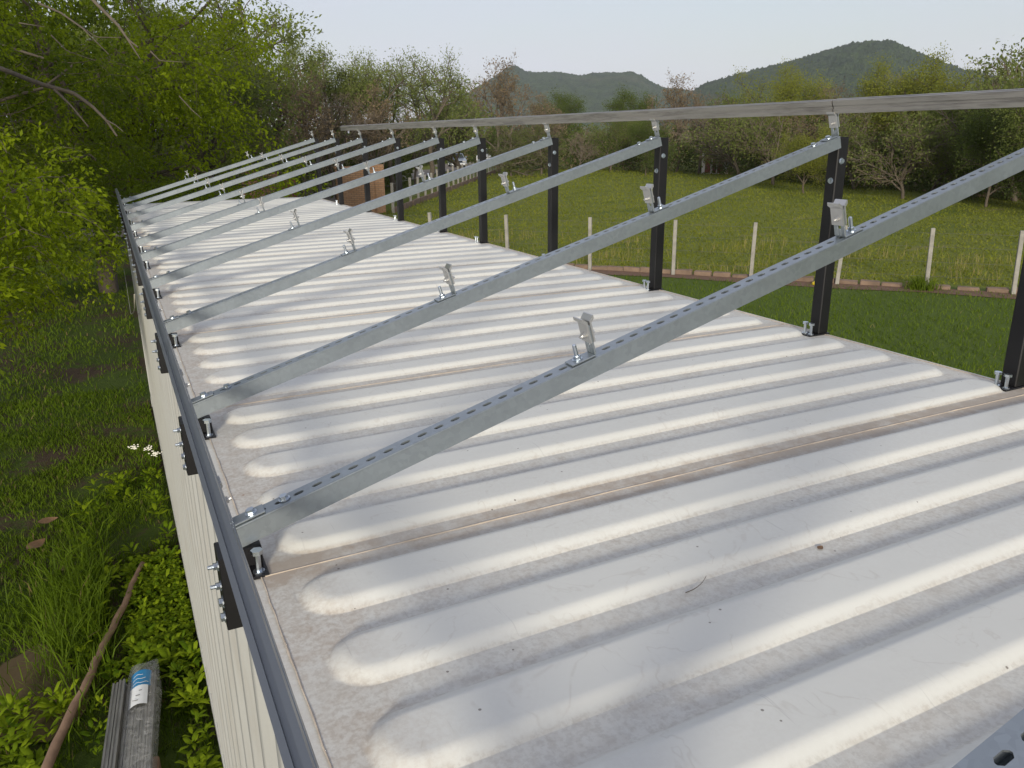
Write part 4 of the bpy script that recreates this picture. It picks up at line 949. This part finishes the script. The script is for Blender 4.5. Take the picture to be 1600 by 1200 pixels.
def label_patch(y0, y1, x0, x1, mat, nm, zz=.197):
    v = []; q = []; n = 6
    for i in range(n + 1):
        x = x0 + (x1 - x0) * i / n; z = zz - .035 * ((x - .05) / .09) ** 2
        v += [(x, y0, z), (x, y1, z + .002)]
        if i: q.append((2 * i - 2, 2 * i, 2 * i + 1, 2 * i - 1))
    return put(nm, mesh_np(nm, v, q, None, M[mat]), bu)
bl = label_patch(-.12, .03, -.03, .115, 'blue', 'blue_label'); wl_ = label_patch(-.30, -.122, -.03, .10, 'white', 'white_label')
for k in range(3):
    b = MB(); y_ = -.10 + .04 * k; b.add([(x, y_ + .006 * sin(x * 90) + d, .2005 - .035 * ((x - .05) / .09) ** 2) for x in np.linspace(-.01, .10 - .02 * k, 9) for d in (0, .006)], [(2 * i, 2 * i + 2, 2 * i + 3, 2 * i + 1) for i in range(8)]); put('print_line', b.mesh('print_line', M['white']), bl)
for k in range(3):
    b = MB(); y_ = -.27 + .045 * k; b.add([(.0 + .02 * k, y_, .1995), (.04 + .01 * k, y_, .2), (.04 + .01 * k, y_ + .006, .2), (.0 + .02 * k, y_ + .006, .1995)], [(0, 1, 2, 3)]); put('print_line', b.mesh('print_line', M['wire']), wl_)
def dry_leaf(x, y, z, s, rz, label, nm='fallen_leaf', mat='dry_leaf'):
    v = []; q = []
    for i in range(7):
        t = i / 6; w_ = .30 * sin(pi * t ** .8) + .01; v += [(t - .5, -w_, .10 * abs(t - .5) + .06 * w_), (t - .5, 0, .04 * sin(t * 5)), (t - .5, w_, .08 * t + .05 * w_)]
        if i: q += [(3 * i - 3, 3 * i, 3 * i + 1, 3 * i - 2), (3 * i - 2, 3 * i + 1, 3 * i + 2, 3 * i - 1)]
    o = put(nm, mesh_np(nm, np.array(v) * s, q, None, M[mat], True), None, (x, y, z), (.1, .05, rz)); return tag(o, label, 'leaf')
dry_leaf(-1.08, 7.28, .07, .20, .9, 'large dry brown leaf lying on the grass, the bigger one at left'); dry_leaf(-1.02, 7.75, .07, .17, .2, 'thin dry leaf just behind the large dry one'); dry_leaf(-.86, 6.75, .06, .13, 2.1, 'dry brown leaf nearer the puddle')
pts = [(-.02 - .05 * sin(t * 3.) * (1 - t), 7. + 16 * t, 2.2 - 2.1 * sin(t * pi * .5) ** .8 + .05 * sin(t * 8)) for t in np.linspace(0, 1, 22)]
tag(put('cable', MB().tube(pts, .005, 5).mesh('cable', M['cable'], True)), 'thin pale cable hanging along the left wall of the container', 'cable')
b = MB(); b.cyl((0, 0, 0), (0, 0, .06), .13, 14, .10); b.cyl((0, 0, .06), (0, 0, .09), .10, 14, .03)
tag(put('plastic_lid', b.mesh('plastic_lid', M['yellow'], True), None, (14.35, 13.15, .01)), 'yellow plastic lid on the lawn beside the kerb', 'litter')

# small litter on the roof
dry_leaf(.99, 2.93, H + .008, .040, .4, 'tiny dark dry leaf on the roof between the third and fourth rafters', 'dry_leaf'); dry_leaf(.545, 2.80, H + .026, .030, 1.2, 'tiny dry leaf fragment on the roof near the third rafter', 'dry_leaf')
dry_leaf(1.05, .96, H + .008, .018, .3, 'tiny reddish leaf in a roof trough near the bottom right', 'dry_leaf')
pts = [(.72 + .055 * t, .955 + .012 * t ** 3, H + .007 + .012 * t * t) for t in np.linspace(0, 1, 9)]
tag(put('twig', MB().tube(pts, [.0009 - .0005 * k / 8 for k in range(9)], 5).mesh('twig', M['bark_dark'], True)), 'thin dark curved twig lying in a roof trough', 'twig')

# ------------------------------------------------------------------ haze
b = NB('haze_air'); pv = b.n('ShaderNodeVolumePrincipled'); pv.inputs['Color'].default_value = (.80, .88, 1., 1); pv.inputs['Density'].default_value = HAZE; pv.inputs['Anisotropy'].default_value = .0
b.l(pv.outputs[0], b.out.inputs['Volume'])
if HAZE: tag(put('haze', MB().box((-4600, -4600, -8), (4600, 4600, 420)).mesh('haze', b.m)), 'thin pale haze in the air', 'haze', None, 'stuff')
